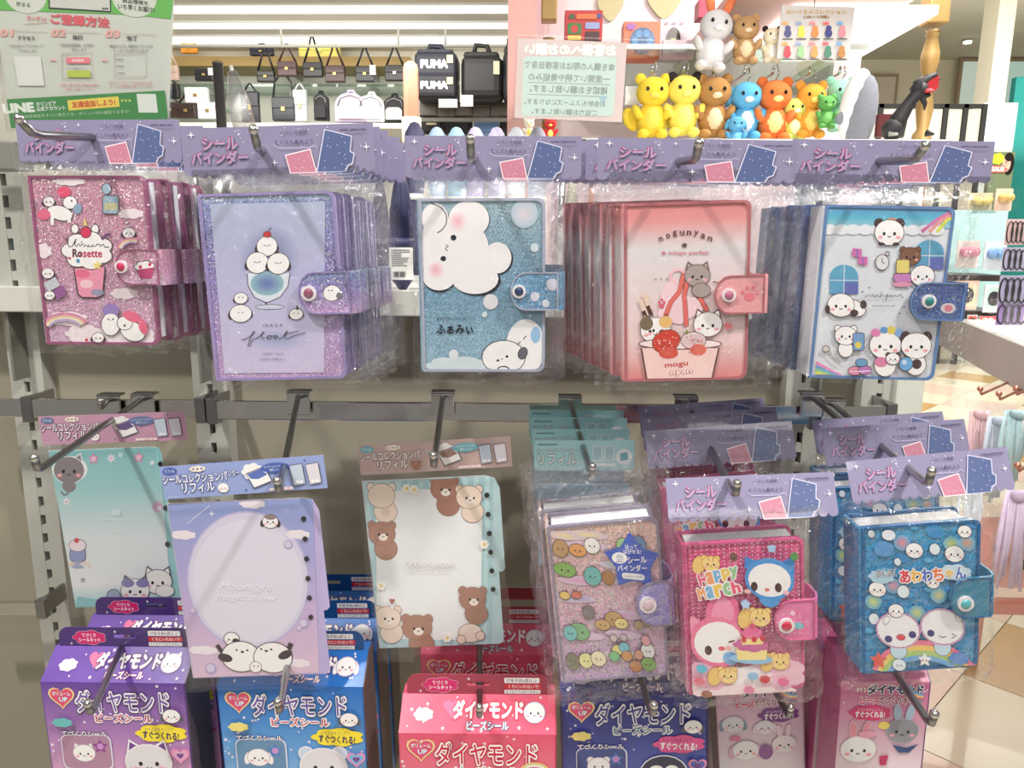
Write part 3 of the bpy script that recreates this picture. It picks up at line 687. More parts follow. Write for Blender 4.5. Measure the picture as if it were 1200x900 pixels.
# ------------------------------------------------ 3 pale blue
def art3(a):
    a.soft(615, 250, 16, 16, (220, 206, 214), (176, 196, 212)); a.ell(628, 288, 5, 5, (206, 220, 228)); a.ell(577, 351, 9, 9, (220, 218, 226)); a.ell(570, 366, 3.4, 3.4, (206, 216, 224))
    K = (30, 34, 46)
    for x, y, rx, ry in ((510, 255, 16, 17), (550, 255, 24, 21), (585, 300, 17, 18), (560, 325, 28, 18), (515, 322, 20, 17)): a.ell(x + .8, y + 1.2, rx, ry, K, n=24)
    for x, y, rx, ry in ((510, 255, 16, 17), (550, 256, 24, 21), (584, 300, 17, 18), (558, 324, 28, 18), (515, 321, 20, 17), (534, 290, 40, 36), (500, 290, 6, 30)): a.ell(x, y, rx, ry, (238, 234, 238), n=24)
    a.soft(537, 258, 11, 12, (240, 180, 192), (238, 232, 236)); a.soft(511, 314, 10, 11, (240, 176, 188), (238, 232, 236))
    a.ell(532, 277, 3.4, 3.4, K); a.ell(520, 301, 3.4, 3, K); a.line([(525, 292), (522, 289), (526, 287), (523, 285)], 1, K)
    a.arc(502, 256, 22, 18, -80, 60, 1, K); a.text('あなたのひとことがうれしくて', 535, 371, 46, 4, K, .0)
    a.text('ふぁみぃ', 534, 384, 44, 11, K, .03)
    a.ell(620, 405, 24, 34, (238, 236, 240), n=24); a.ell(632, 390, 6, 10, (150, 190, 224)); a.cloud(540, 428, 44, 12, (206, 218, 226)); a.ell(533, 414, 6, 6, (220, 224, 232))
    a.ell(594, 417, 26, 20, (240, 238, 240), out=K, ow=1); a.ell(587, 421, 1.8, 1.5, K); a.ell(598, 416, 1.8, 1.5, K); a.ell(592, 419, 1, .8, K); a.ell(617, 412, 5, 7, (100, 100, 110), 20, out=K); a.arc(594, 432, 7, 4, 190, 350, 1.4, K)
    a.line([(610, 402), (614, 398)], .9, K); a.line([(617, 395), (621, 391)], .9, K)
def sart3(a):
    for x, y, q in ((650, 330, 7), (630, 344, 5.5), (643, 352, 4.5)): a.ell(x, y, q, q, (208, 208, 224))
G3 = glitter('pale_blue_glitter_vinyl', [(0, (150, 184, 206)), (.5, (112, 152, 180)), (1, (150, 176, 190))], .35, 900, density=.05)
R3, S3 = make_binder('pale blue binder with a big white fluffy cloud face, front one of its hook', 'binders on the upper hooks', (492, 234), (638, 233), (497, 434), .61, G3, (166, 170, 190), art3, (600, 316, 658, 360), (104, 146, 186), (611, 338), (40, 60, 100), ((474, 159), (682, 160), 50), (480, 203, 668, 446), strap_art=sart3, strap_mat=glitter('blue_glitter_strap', [(0, (96, 146, 186)), (1, (110, 158, 196))], .5, 800), seed=3)
stack(R3, 3, (.001, .034, .001), 'pale blue cloud face binder', 'its hook')
# ------------------------------------------------ 4 pink parfait
def art4(a):
    O = (104, 66, 62)
    for i, ch in enumerate('mogunyan'):
        t = (i - 3.5) / 3.5; a.text(ch, 804 + 29 * t, 272 + 7 * t * t, 5, 5 if ch not in 'gy' else 7, O, .02, rot=18 * t)
    a.ell(803, 286, 3, 2.4, O); a.text('& ichigo parfait', 804, 295, 56, 5, (214, 110, 130), .01)
    a.poly([(772, 372), (776, 340), (790, 322), (798, 328), (806, 344), (832, 352), (826, 362), (800, 378)], (240, 206, 216))
    a.arc(796, 322, 9, 8, 90, 330, 3, (240, 190, 204)); a.text('*  *  *', 776, 325, 16, 3, O, .0)
    for pts in ([(803, 318), (798, 340), (788, 352), (782, 368)], [(808, 322), (804, 345), (806, 362), (807, 380)], [(820, 342), (826, 352), (832, 362)]): a.line(pts, 6, O); a.line(pts, 5, (226, 110, 104))
    a.critter(819, 321, 15, (170, 158, 154), 'cat', None, O); a.ell(824, 338, 11, 8, (170, 158, 154), out=O); a.arc(840, 336, 5, 8, 90, -120, 1.2, O)
    for x, y in ((756, 352), (751, 358)): a.line([(x, y - 10), (x + 8, y + 10)], 6, (232, 206, 190)); a.line([(x + 4, y + 4), (x + 9, y + 16)], 5, (84, 54, 50))
    for q in ((-1, 0), (0, 1), (1, 0)): a.ell(777 + q[0] * 3, 352 - q[1] * 3, 1.6, 1.8, (220, 90, 120))
    a.ell(777, 356, 3.4, 2.6, (220, 90, 120))
    a.critter(770, 385, 18, W_, 'cat', (236, 190, 120), O); a.ell(759, 377, 8, 8, (120, 106, 84)); a.ell(782, 375, 8, 7, (232, 186, 120)); a.face(773, 384, 15)
    a.critter(833, 378, 17, W_, 'cat', None, O)
    a.poly([(752, 406), (848, 406), (841, 443), (759, 443)], O); a.poly([(754, 406), (846, 406), (839, 443), (761, 443)], (244, 208, 206))
    a.ell(800, 401, 51, 7, O, n=28); a.ell(800, 401, 49.5, 5.6, (244, 226, 226), n=28)
    a.ell(783, 398, 17, 13, (206, 66, 52), -20, out=O); a.ell(786, 412, 12, 7, (214, 90, 76)); a.ell(816, 397, 15, 10, (222, 196, 200), out=O); a.ell(822, 408, 10, 7, (222, 110, 96)); a.spark(808, 387, 6, (120, 140, 60))
    a.text('mogu', 796, 427, 28, 6, (206, 84, 84), .02, rot=-6); a.text('nyan', 802, 436, 26, 6, (250, 238, 236), .02, out=(206, 84, 84), rot=-6)
    a.heart(857, 380, 5, (222, 120, 130), 10)
    r = random.Random(5)
    for k in range(60): x, y = (r.gauss(783, 8), r.gauss(399, 6)) if k % 2 else (r.gauss(816, 7), r.gauss(399, 5)); a.ell(x, y, .8, .8, r.choice(((250, 220, 210), (230, 120, 100), (180, 40, 40))), n=5)
def sart4(a):
    P1 = (222, 120, 138); a.ell(880, 345, 6.5, 5, P1)
    for x, y in ((872, 340), (877, 335), (884, 335), (889, 340)): a.ell(x, y, 2.1, 2.6, P1)
G4 = glitter('pink_white_gradient_vinyl', [(0, (216, 130, 130)), (.22, (232, 200, 202)), (.75, (222, 216, 220)), (.9, (222, 150, 152)), (1, (212, 128, 132))], 0, 800)
R4, S4 = make_binder('pink and white binder with parfait cats reading mogunyan, front one of its hook', 'binders on the upper hooks', (732, 240), (879, 236), (734, 446), .61, G4, (176, 104, 110), art4, (838, 321, 898, 364), (226, 160, 166), (855, 343), (190, 110, 140), ((701, 161), (936, 165), 50), (708, 206, 914, 452), strap_art=sart4, seed=4, thick=.0165)
stack(R4, 7, (-.007, .020, .001), 'pink mogunyan cat binder', 'its hook', .001)
# ------------------------------------------------ 5 panda
def art5(a):
    K = (76, 56, 60)
    a.grad([(968, 243), (1117, 245), (1115, 266), (966, 264)], [(0, (98, 150, 196)), (.5, (92, 178, 206)), (1, (150, 196, 214))])
    for x in range(972, 1112, 14): a.ell(x, 268, 9, 6, (226, 228, 236))
    for i, c in enumerate(((206, 120, 170), (220, 150, 150), (206, 210, 90))): a.line([(1080 + i * 9, 270), (1098 + i * 6, 256), (1116, 247 + i * 4)], 4, c)
    for i, c in enumerate(((226, 220, 110), (130, 200, 160), (120, 160, 210), (226, 140, 190))): a.poly([(954 - i * .3, 438), (955, 434 - i * 4), (975 + i * 4, 438)][::1] if i == 0 else [(955, 434 - i * 4 + 4), (956, 434 - i * 4), (976 + i * 4, 439), (972 + i * 4, 439)], c)
    for x, y in ((989, 326), (1090, 297)):
        a.ell(x, y - 4, 17, 14, (96, 166, 200)); a.rect(x - 17, y - 4, x + 17, y + 16, (96, 160, 200)); a.rect(x, y + 2, x + 17, y + 16, (100, 110, 180)); a.line([(x, y - 18), (x, y + 16)], 1, (210, 220, 230)); a.line([(x - 17, y), (x + 17, y)], 1, (210, 220, 230))
    a.ell(1045, 260, 8, 6, (200, 150, 120)); a.critter(1042, 271, 17, W_, 'bear', K, K); a.ell(1033, 284, 4, 2, K); a.ell(1050, 284, 4, 2, K)
    for x, y in ((1004, 294), (1011, 303)): a.poly([(x - 5, y - 5), (x + 6, y - 4), (x + 5, y + 6), (x - 6, y + 4)], (206, 110, 170)); a.rect(x - 1, y - 4, x + 1, y + 5, (150, 110, 190))
    a.ell(1034, 305, 7.5, 8.5, (222, 222, 226), out=K); a.line([(1034, 305), (1034, 300)], .9, K); a.line([(1034, 305), (1037, 306)], .9, K); a.ell(1040, 295, 2, 2, (206, 200, 200), out=K)
    a.critter(1067, 298, 12, (130, 90, 70), 'bear'); a.rrect(1051, 302, 1066, 317, 2, (226, 206, 120), K); a.rrect(1048, 318, 1070, 327, 3, (200, 130, 190), K); a.ell(1058, 330, 12, 3, (220, 150, 180))
    a.critter(1082, 320, 14, W_, 'none', None, K)
    a.ell(1000, 358, 15, 9, W_, 20, out=K); a.critter(985, 355, 16, W_, 'none', None, K); a.ell(969, 360, 3, 5, K); a.ell(1012, 354, 4, 5, K); a.ell(1001, 364, 5, 4, K)
    a.line([(900 + x * .289, 200 + y * .289) for x, y in [(393,505),(402,492),(404,502),(414,491),(416,502),(428,492),(434,498),(426,503),(440,497),(450,490),(442,502),(456,500),(464,478),(460,502),(470,493),(476,502),(486,490),(480,515),(486,496),(498,494),(492,502),(508,492),(504,502),(520,494),(526,500),(540,490),(552,505)]], .8, K); a.text('dreamy picnic', 1036, 355.5, 28, 3, K, .0, shear=.3)
    a.critter(991, 391, 13, W_, 'bear', None, K, body=True); a.rrect(1000, 388, 1013, 408, 2, (120, 160, 206), K); a.ell(1006, 402, 4, 4, (226, 206, 90)); a.line([(967, 408), (976, 418), (985, 424)], 2.4, (176, 170, 170)); a.ell(967, 407, 4, 3.4, (206, 200, 196), out=K)
    a.critter(1039, 402, 19, W_, 'none', None, K, body=True); a.ell(1027, 387, 6, 5, (220, 130, 180)); a.ell(1037, 384, 5, 4, (100, 150, 200)); a.ell(1046, 384, 5, 5, (222, 200, 90)); a.ell(1055, 387, 5, 5, (130, 170, 220)); a.ell(1034, 422, 8, 6, (220, 130, 170))
    a.critter(1076, 402, 18, W_, 'bear', K, K, body=True); a.ell(1077, 424, 6, 6, K); a.ell(1064, 424, 8, 8, (110, 170, 220), out=K); a.ell(1062, 422, 3, 3, (200, 220, 240)); a.critter(1048, 418, 8, W_, 'bear', K, K)
    a.ell(1002, 433, 8, 5, (226, 140, 170), out=K); a.ell(1014, 432, 8, 5, (190, 120, 190), out=K); a.ell(1010, 423, 7, 4.6, (110, 160, 200), out=K); a.line([(995, 434), (1022, 433)], 1, (240, 230, 236))
    for x, y in ((1018, 334), (1010, 339), (1060, 356), (1055, 364)): a.ell(x, y, 1.3, 1.3, (120, 120, 140), n=6)
def sart5(a): a.ell(1110, 357, 9, 6, (206, 196, 206)); a.ell(1110, 357, 5, 4, (206, 120, 140))
G5 = glitter('white_starry_vinyl', [(0, (216, 218, 226)), (1, (216, 220, 230))], 0, 800)
GB = glitter('navy_glitter_strap', [(0, (70, 100, 160)), (1, (72, 92, 150))], .4, 800)
R5, S5 = make_binder('white and blue binder with pandas and rainbows, front one of its hook', 'binders on the upper hooks', (968, 241), (1118, 243), (948, 441), .61, G5, (96, 128, 176), art5, (1067, 327, 1126, 372), (70, 96, 150), (1086, 349), (30, 130, 130), ((929, 163), (1166, 166), 49), (924, 207, 1142, 448), strap_art=sart5, strap_mat=GB, seed=5, square=.35)
R5b, S5b = make_binder('blue panda binder, second from the front on its hook', 'binders on the upper hooks', (968, 241), (1118, 243), (948, 441), .61, glitter('deep_blue_vinyl', [(0, (70, 110, 160)), (1, (84, 112, 168))], .2, 800), (70, 100, 156), None, (1067, 327, 1126, 372), (70, 96, 150), (1086, 349), (30, 130, 130), ((929, 163), (1166, 166), 49), (924, 207, 1142, 448), strap_mat=GB, seed=5, square=.35)
M = ROOTM[R5b.name].copy(); M.translation += Vector((-.004, .03, .001)); R5b.matrix_world = M; ROOTM[R5b.name] = M
for k in (1, 2): copy_tree(R5b, None, (-.005 * k, .03 * k, .001), 'blue panda binder, %s from the front on its hook' % ORD[k + 1], rot=.006 * k)
# ================================================================== REFILL SHEETS (middle row)
def sleeve(R, S, x0, y0, x1, y1, yf=-.004, yb=.003):
    (a0, b0), (a1, b1) = S(x0, y0), S(x1, y1)
    part('sleeve', bag_mesh(a0, a1, b1, b0, a0 + .01, a1 - .01, b1 + .01, b0 - .01, yf, yb, 11, 10, 12, .0007), M_FLAT, R)
    part('sleeve_seam', box(a0, a1, yf - .0012, yf - .0006, b0 - .0035, b0 + .0005), M_FLAT, R)
def refill_header(R, TL, TR, hpx, Y, rgb, tagc, boardc, motif, text_c, out_c):
    S = Sheet(TL, TR, (TL[0], TL[1] + hpx), Y, 1.0)
    c = link('header_card', box(0, S.w, -.0006, 0, -S.h, 0), mat('card_%d_%d_%d' % rgb, rgb, .35, coat=.3, noise_amt=.06, nscale=80), R, S.M)
    a = Art(lambda u, v: (u / 1080 * S.w, -v / 210 * S.h), y=-.0008)
    r = random.Random(9)
    for k in range(14): x, y = r.uniform(20, 1060), r.uniform(10, 200); (a.spark(x, y, 12, W_) if k % 3 else a.star(x, y, 9, tagc))
    a.ell(65, 32, 48, 24, tagc); a.text('リフィル', 65, 32, 62, 22, W_, .01)
    a.text('シールコレクションバ', 222, 84, 425, 58, text_c, .035, out=out_c, ob=.09); a.text('インダー', 470, 70, 90, 44, text_c, .02, out=out_c, ob=.07)
    a.text('リフィル', 235, 146, 215, 60, text_c, .035, out=out_c, ob=.09)
    a.cloud(250, 28, 56, 20, (246, 230, 214)); a.text('* * *', 250, 28, 70, 14, tagc, .03)
    a.critter(400, 160, 36, W_ if motif != 'bear' else (176, 130, 112), 'bear' if motif == 'bear' else ('cat' if motif == 'cat' else 'none')); 
    a.cloud(610, 70, 76, 56, (242, 240, 240)); a.poly([(560, 80), (690, 40), (730, 140), (600, 180)], (90, 90, 110)); a.poly([(566, 84), (686, 46), (722, 136), (604, 172)], W_); a.poly([(570, 84), (684, 48), (700, 96), (640, 120), (590, 116)], boardc); a.heart(690, 74, 12, W_)
    a.ell(760, 56, 96, 32, tagc); a.text('コレクションバインダー', 760, 46, 150, 16, W_, .0); a.text('専用リフィル', 760, 68, 80, 16, W_, .0)
    for x, q in ((850, (196, 206, 224)), (955, (222, 216, 226))):
        a.poly([(x, 48), (x + 88, 40), (x + 94, 172), (x + 14, 180)], (86, 80, 96)); a.poly([(x + 4, 52), (x + 84, 44), (x + 90, 168), (x + 17, 176)], q); a.ell(x + 40, 156, 11, 9, W_); a.ell(x + 66, 156, 11, 9, W_)
    a.rrect(700, 182, 860, 200, 8, (246, 226, 230)); a.text('シート枚数 10枚', 780, 191, 120, 12, (200, 90, 110), .0)
    a.text('クラックス', 60, 194, 64, 10, text_c, .0)
    a.build('header_print', c, S.M); return c
def make_sheet(label, TL, TR, BL, Y, rgb, art_fn, header, holes, notch=None, sl=None, hargs=None):
    S = Sheet(TL, TR, BL, Y, .5); w, h = S.w, S.h
    R = empty('refill_sheet', S.M, label, 'refill pack', 'refill sheets on the middle hooks')
    pts = rr_pts(0, -h, w, 0, .009, 5, (1, 0, 0, 1))
    if notch:
        nz = S(*notch)[1]; nx = w + .006
        pts = [(0, -h), (w - .004, -h), (w, -h + .004), (w, nz), (nx - .003, nz), (nx, nz + .003), (nx, -.012), (nx - .004, -.003), (nx - .012, 0), (0, 0)]
    for j in range(3): part('sheet', extr(pts, .0006 * j, .0006 * j + .0004), M_PAGE if j else mat('paper_%d_%d_%d' % rgb, rgb, .45, coat=.15), R, Matrix.Translation((-.0005 * j, 0, .0003 * j)))
    A = Art(S, y=-.0003, clip=(.0005, w + (.0055 if notch else 0), -h + .0005, -.0005)); art_fn(A)
    for hx, hy in holes: A.ell(hx, hy, 3.1, 3.1, (40, 40, 44), n=10)
    A.build('sheet_print', R, S.M)
    refill_header(R, header[0], header[1], header[2], Y - .002, *hargs)
    if sl: sleeve(R, S, *sl)
    return R, S
def sh1(a):
    K = (92, 84, 96)
    a.grad([(58, 528), (186, 522), (206, 709), (88, 711)], [(0, (142, 200, 206)), (.25, (164, 210, 214)), (.55, (222, 230, 234)), (.85, (236, 238, 240)), (1, (160, 206, 212))])
    a.poly([(88, 711), (205, 709), (203, 694), (170, 700), (130, 704), (90, 698)], (140, 196, 204))
    a.ell(82, 549, 21, 15, (245, 245, 246)); a.critter(81, 550, 18, (140, 132, 138), 'cat', None, (240, 240, 242)); a.ell(81, 568, 8, 7, (140, 132, 138)); a.arc(76, 574, 4, 4, 0, 180, 2, (140, 132, 138))
    for x, y in ((110, 537), (163, 535)): a.star(x, y, 7, (226, 150, 190)); a.ell(x, y, 3, 3, (240, 200, 220))
    for x, y in ((131, 536), (78, 586)): a.star(x, y, 6, (240, 240, 246), 8, .45); a.ell(x, y, 1.8, 1.8, (226, 190, 220), n=8)
    a.ell(142, 532, 3, 3, (200, 230, 232)); a.star(179, 541, 4, (226, 240, 244)); a.star(97, 678, 4, (180, 170, 190)); a.ell(186, 591, 6, 6, (206, 170, 206)); a.ell(188, 593, 3, 3, (236, 220, 240))
    a.rrect(131, 594, 143, 602, 3, (206, 228, 232)); a.text('KITTEN DREAM', 139, 607, 36, 2.6, (246, 250, 250), .0); a.text('collection', 140, 619, 20, 2.6, (246, 250, 250), .0)
    # parfait glass
    a.arc(92, 668, 16, 12, 200, 330, 3, (240, 214, 200)); a.rrect(82, 640, 100, 656, 5, (150, 160, 206), K); a.ell(91, 637, 10, 7, (244, 226, 234), out=K, ow=.6); a.ell(90, 631, 3, 3, (214, 80, 90)); a.rect(88, 656, 93, 661, (170, 176, 210)); a.ell(91, 662, 7, 2, (170, 176, 210))
    a.critter(188, 679, 17, (246, 243, 240), 'cat', None, K); a.ell(197, 690, 11, 7, (246, 243, 240), out=K, ow=.5)
    a.critter(161, 690, 17, W_, 'cat', (150, 146, 180), K); a.ell(152, 681, 8, 5, (140, 138, 180)); a.ell(170, 681, 8, 5, (140, 138, 180)); a.ell(135, 697, 8, 8, (170, 180, 206), out=K); a.ell(150, 701, 7, 4, W_); a.ell(172, 701, 7, 4, W_)
make_sheet('pale teal refill sheet with grey and white cats under a pink header', (57, 529), (188, 523), (88, 712), .735, (150, 204, 210), sh1, ((45, 488), (216, 482), 33), ((189, 542), (196, 592), (199, 634)), sl=(47, 523, 214, 716), hargs=((198, 152, 178), (104, 122, 168), (110, 88, 140), 'cat', (236, 226, 232), (96, 70, 96)))
def sh2(a):
    a.grad([(196, 591), (366, 580), (376, 783), (222, 794)], [(0, (146, 162, 214)), (.35, (172, 166, 216)), (.65, (200, 176, 214)), (1, (222, 192, 216))])
    a.ell(290, 676, 73, 80, (190, 182, 222), n=40); a.ell(290, 676, 71, 78, (216, 210, 232), n=40); a.ell(290, 678, 66, 72, (224, 219, 236), n=40)
    for x, y, q in ((296, 588, 16), (214, 625, 16), (349, 621, 15), (235, 760, 20), (350, 772, 16)): a.cloud(x, y, q, 5.5, (238, 228, 236))
    a.spark(248, 600, 4); a.line([(219, 612), (246, 591)], .6, W_); a.star(336, 595, 6, (164, 170, 220)); a.star(218, 650, 6, (176, 170, 220))
    for x, y, q in ((338, 633, 5.5), (224, 713, 4), (244, 782, 7), (357, 724, 6), (352, 730, 3.5)): a.ell(x, y, q, q, (176, 160, 206)); a.ell(x - .4, y - .4, q * .75, q * .75, (214, 202, 228))
    a.critter(317, 607, 9, W_, 'wing', INK, INK, .7); a.ell(317, 602, 7, 3, (150, 130, 130))
    a.text('Moonlight', 288, 684, 66, 11, (246, 244, 250), -.012, shear=.4); a.text('magic show', 288, 696, 74, 10, (246, 244, 250), -.012, shear=.4)
    K = INK
    a.line([(252, 753), (262, 766), (270, 768)], 5, K); a.line([(342, 748), (336, 762), (328, 766)], 6, K)
    a.critter(270, 745, 9, W_, 'none', None, K); a.ell(275, 747, 4, 3, K)
    for x in (281, 320): a.ell(x, 766, 24, 19, K, n=24); a.ell(x, 766, 23, 18, W_, n=24)
    for x, y in ((262, 768), (335, 762)): a.ell(x, y, 9, 5, K, 12 if x < 300 else -25)
    for x in (276, 289): a.ell(x, 758, 1.4, 1.2, K)
    for x in (306, 318): a.ell(x, 756, 1.4, 1.2, K)
    a.ell(283, 760, 2.2, 1.3, K); a.ell(312, 758, 2.2, 1.3, K); a.ell(299, 778, 7, 6.5, W_, out=K, ow=.6); a.ell(297, 777, .9, .9, K); a.ell(302, 777, .9, .9, K)
make_sheet('lavender refill sheet with round birds under a blue header', (196, 591), (364, 580), (222, 795), .62, (186, 172, 216), sh2, ((187, 547), (379, 533), 38), [(356 + i * 1.9, 603 + i * 22.6) for i in range(6)], notch=(0, 733), sl=(188, 585, 388, 798), hargs=((150, 164, 214), (78, 100, 176), (96, 116, 186), 'bird', (232, 232, 244), (66, 78, 140)))
def sh3(a):
    a.grad([(425, 565), (577, 557), (579, 751), (442, 760)], [(0, (168, 206, 214)), (1, (176, 210, 218))])
    for k in range(12): a.poly([(425 + k * 13, 565 - k * .7), (431 + k * 13, 564.7 - k * .7), (447 + k * 11.6, 760 - k * .8), (442 + k * 11.6, 760.3 - k * .8)], (190, 220, 226))
    a.rrect(440, 572, 566, 748, 34, (238, 240, 242))
    def bear(x, y, r, c, f=True):
        K = (150, 110, 104)
        a.ell(x + r * .3, y + r * 1.1, r * .85, r * .8, c, out=K, ow=.6)
        a.ell(x - r * .75, y - r * .6, r * .3, r * .3, c, out=K, ow=.6); a.ell(x + r * .75, y - r * .6, r * .3, r * .3, c, out=K, ow=.6); a.ell(x, y, r, r * .85, c, out=K, ow=.6)
        if f: a.ell(x + r * .1, y + r * .25, r * .34, r * .26, (246, 236, 228)); a.face(x + r * .1, y, r * .8, blush=None)
    bear(447, 580, 16, (238, 220, 206), False); a.ell(452, 598, 5, 5, (226, 204, 190)); bear(447, 623, 16, (178, 136, 122))
    bear(521, 571, 16, (172, 124, 110)); bear(550, 580, 15, (236, 216, 200))
    bear(453, 722, 16, (238, 220, 206)); bear(489, 733, 18, (176, 134, 118)); bear(556, 697, 16, (170, 128, 112)); a.ell(554, 738, 14, 11, (240, 224, 212), out=(150, 110, 104)); a.ell(543, 746, 5, 5, (240, 220, 206), out=(150, 110, 104)); a.ell(566, 741, 5, 5, (240, 220, 206), out=(150, 110, 104))
    for x, y in ((477, 571), (486, 572), (569, 633), (446, 683), (526, 744)):
        for k in range(6): q = k * math.pi / 3; a.ell(x + 3.6 * math.cos(q), y + 3.6 * math.sin(q), 2.2, 2.2, (246, 244, 236), n=8)
        a.ell(x, y, 2, 2, (236, 206, 120), n=8)
    a.text('TAROCHANS', 505, 658, 60, 5, (206, 200, 204), .0); a.text('honey & bear', 505, 665, 52, 3, (206, 200, 204), .0, shear=.3); a.heart(459, 701, 3.6, (176, 110, 100)); a.heart(459, 709, 2.6, (236, 230, 230))
make_sheet('white refill sheet with brown and cream bears under a beige header', (425, 565), (577, 556), (443, 760), .67, (186, 214, 220), sh3, ((419, 522), (598, 511), 35), [(571 + i * 1.9, 577 + i * 21.6) for i in range(6)], notch=(0, 700), sl=(419, 560, 606, 766), hargs=((196, 170, 166), (120, 176, 190), (160, 128, 120), 'bear', (238, 232, 230), (118, 92, 90)))
# ---- teal refill packs behind the sumikko style binder
def teal_pack(label, TL, TR, hpx, Y, low):
    S = Sheet(TL, TR, (TL[0], TL[1] + hpx), Y, 1.0)
    R = empty('refill_pack', S.M, label, 'refill pack', 'teal header refill packs')
    c = part('header_card', extr(scallop(S.w, S.h, 14), -.0006, 0), mat('teal_card', (176, 222, 226), .35, coat=.3), R)
    a = Art(lambda u, v: (u / 430 * S.w, -v / 130 * S.h), y=-.0008)
    a.text('KAMIO JAPAN INC.', 58, 18, 84, 9, (24, 40, 70), .02)
    a.text('シールバインダー', 100, 42, 178, 18, W_, .01, out=(80, 130, 150)); a.text('リフィル', 100, 80, 166, 44, (236, 240, 226), .03, out=(70, 130, 150), ob=.08)
    for x in (250, 300): a.poly([(x, 24), (x + 40, 22), (x + 44, 82), (x + 4, 86)], W_); a.poly([(x + 3, 27), (x + 37, 25), (x + 41, 79), (x + 7, 83)], (170, 206, 214))
    a.ell(385, 68, 34, 34, (236, 244, 244)); a.poly([(366, 54), (398, 48), (404, 80), (370, 86)], (110, 176, 186)); a.rrect(250, 96, 350, 108, 4, (236, 244, 244))
    a.build('header_print', c, S.M)
    part('sheet_stack', box(.004, S.w - .004, .001, .005, -S.h * low, -S.h * 1.45, .0008), mat('pale_blue_sheet', (160, 196, 222), .4, noise_amt=.2, nscale=30), R)
    part('bag', bag_mesh(-.004, S.w + .006, -S.h * low - .006, -S.h * .95, .004, S.w - .004, -S.h * low, -S.h * 1.5, -.003, .007, 6, 16, 16, .003), M_BAG, R)
teal_pack('front teal header refill pack behind the pastel glitter binder', (626, 516), (744, 516), 36, .69, 4.2)
teal_pack('second teal header refill pack, its print half covered', (624, 503), (738, 503), 34, .73, 3.5)
teal_pack('third teal header refill pack from the front', (622, 489), (735, 490), 34, .77, 3.3)
teal_pack('rearmost teal header refill pack against the chrome rail', (620, 480), (731, 481), 32, .81, 3.2)
# ------------------------------------------------ row two binders
def art6(a):
    r = random.Random(4)
    for y0, c in ((628, (226, 206, 150)), (640, (226, 170, 200)), (664, (170, 196, 190)), (680, (222, 150, 196)), (700, (160, 150, 200)), (722, (216, 160, 206)), (745, (226, 190, 220)), (770, (222, 210, 170))):
        for k in range(3): x = r.uniform(652, 742); a.soft(x, y0 - (x - 640) * .14, 22, 5, c, (206, 186, 206))
    K = (92, 74, 66)
    items = [(655, 640, 9, 10, (182, 144, 104)), (692, 633, 9, 9, (232, 228, 226)), (675, 640, 10, 7, (216, 154, 96)), (659, 664, 13, 8, (130, 170, 92)), (691, 668, 10, 11, (110, 176, 176)), (709, 668, 7, 8, (166, 120, 80)), (657, 694, 6, 4.5, (222, 190, 110)), (671, 692, 6, 4, (206, 110, 96)),
             (684, 711, 7, 8, (130, 120, 124)), (714, 716, 11, 9, (190, 150, 104)), (700, 724, 9, 6, (200, 160, 110)), (722, 720, 8, 6, (226, 206, 140)), (742, 720, 5, 5, (170, 140, 110)), (752, 716, 5, 5, (160, 130, 110)), (672, 735, 12, 10, (126, 176, 130)), (661, 738, 8, 9, (120, 186, 190)),
             (662, 772, 8, 10, (130, 126, 110)), (678, 769, 8, 9, (224, 222, 160)), (693, 765, 9, 9, (232, 220, 190)), (716, 752, 6, 6, (222, 206, 130)), (724, 748, 6, 6, (120, 190, 206)), (712, 760, 6, 6, (130, 190, 140)), (727, 758, 6, 6, (206, 150, 100)), (752, 749, 8, 9, (230, 230, 230)), (750, 737, 5, 6, (222, 160, 170)), (741, 755, 5, 6, (206, 150, 130)), (752, 765, 9, 8, (130, 170, 96)), (737, 769, 7, 7, (190, 130, 90)), (712, 738, 4, 4, (206, 190, 190)), (724, 736, 4, 4, (196, 180, 190)), (745, 625, 9, 9, (110, 140, 180)), (728, 628, 8, 8, (150, 190, 140))]
    for x, y, rx, ry, c in items:
        a.ell(x, y, rx, ry, c, r.uniform(-15, 15), 14, K, .8)
        if rx > 7: a.face(x, y, rx * .8, blush=None)
    # star sticker
    a.star(738, 646, 34, (64, 92, 190), 5, .62, -94)
    a.text('はって', 737, 629, 14, 5, W_, .02, -6); a.text('はがせる!', 738, 634, 20, 5, W_, .02, -6)
    a.ell(723, 643, 9, 6.5, W_, -8); a.text('ぷに', 723, 641, 9, 4, (40, 60, 150), .02, -8); a.text('ぷに', 723, 646, 9, 4, (40, 60, 150), .02, -8)
    a.text('シール', 743, 643, 22, 7, W_, .03, -8); a.text('バインダー', 737, 653, 34, 7, W_, .03, -6); a.rrect(725, 659, 751, 666, 3.4, W_); a.text('シールシート10枚', 738, 662.5, 22, 4, (60, 80, 170), .0, -4)
G6 = glitter('rose_gold_glitter_vinyl', [(0, (196, 160, 206)), (.5, (216, 168, 190)), (1, (222, 180, 170))], .8, 620, hue=.25, density=.3)
R6, S6 = make_binder('pastel glitter binder with rows of little foods and a blue star sticker', 'binders on the middle hooks', (642, 618), (768, 594), (650, 799), .60, G6, (140, 130, 150), art6, (738, 669, 781, 712), (150, 140, 200), (753, 691), (226, 196, 206), None, (618, 566, 800, 806), thick=.034, strap_mat=glitter('lilac_glitter_strap', [(0, (150, 140, 204)), (1, (160, 150, 214))], .8, 620), seed=6, square=.35)
copy_tree(R6, None, (-.006, .046, -.004), 'pastel glitter binder behind the one with the blue star sticker')
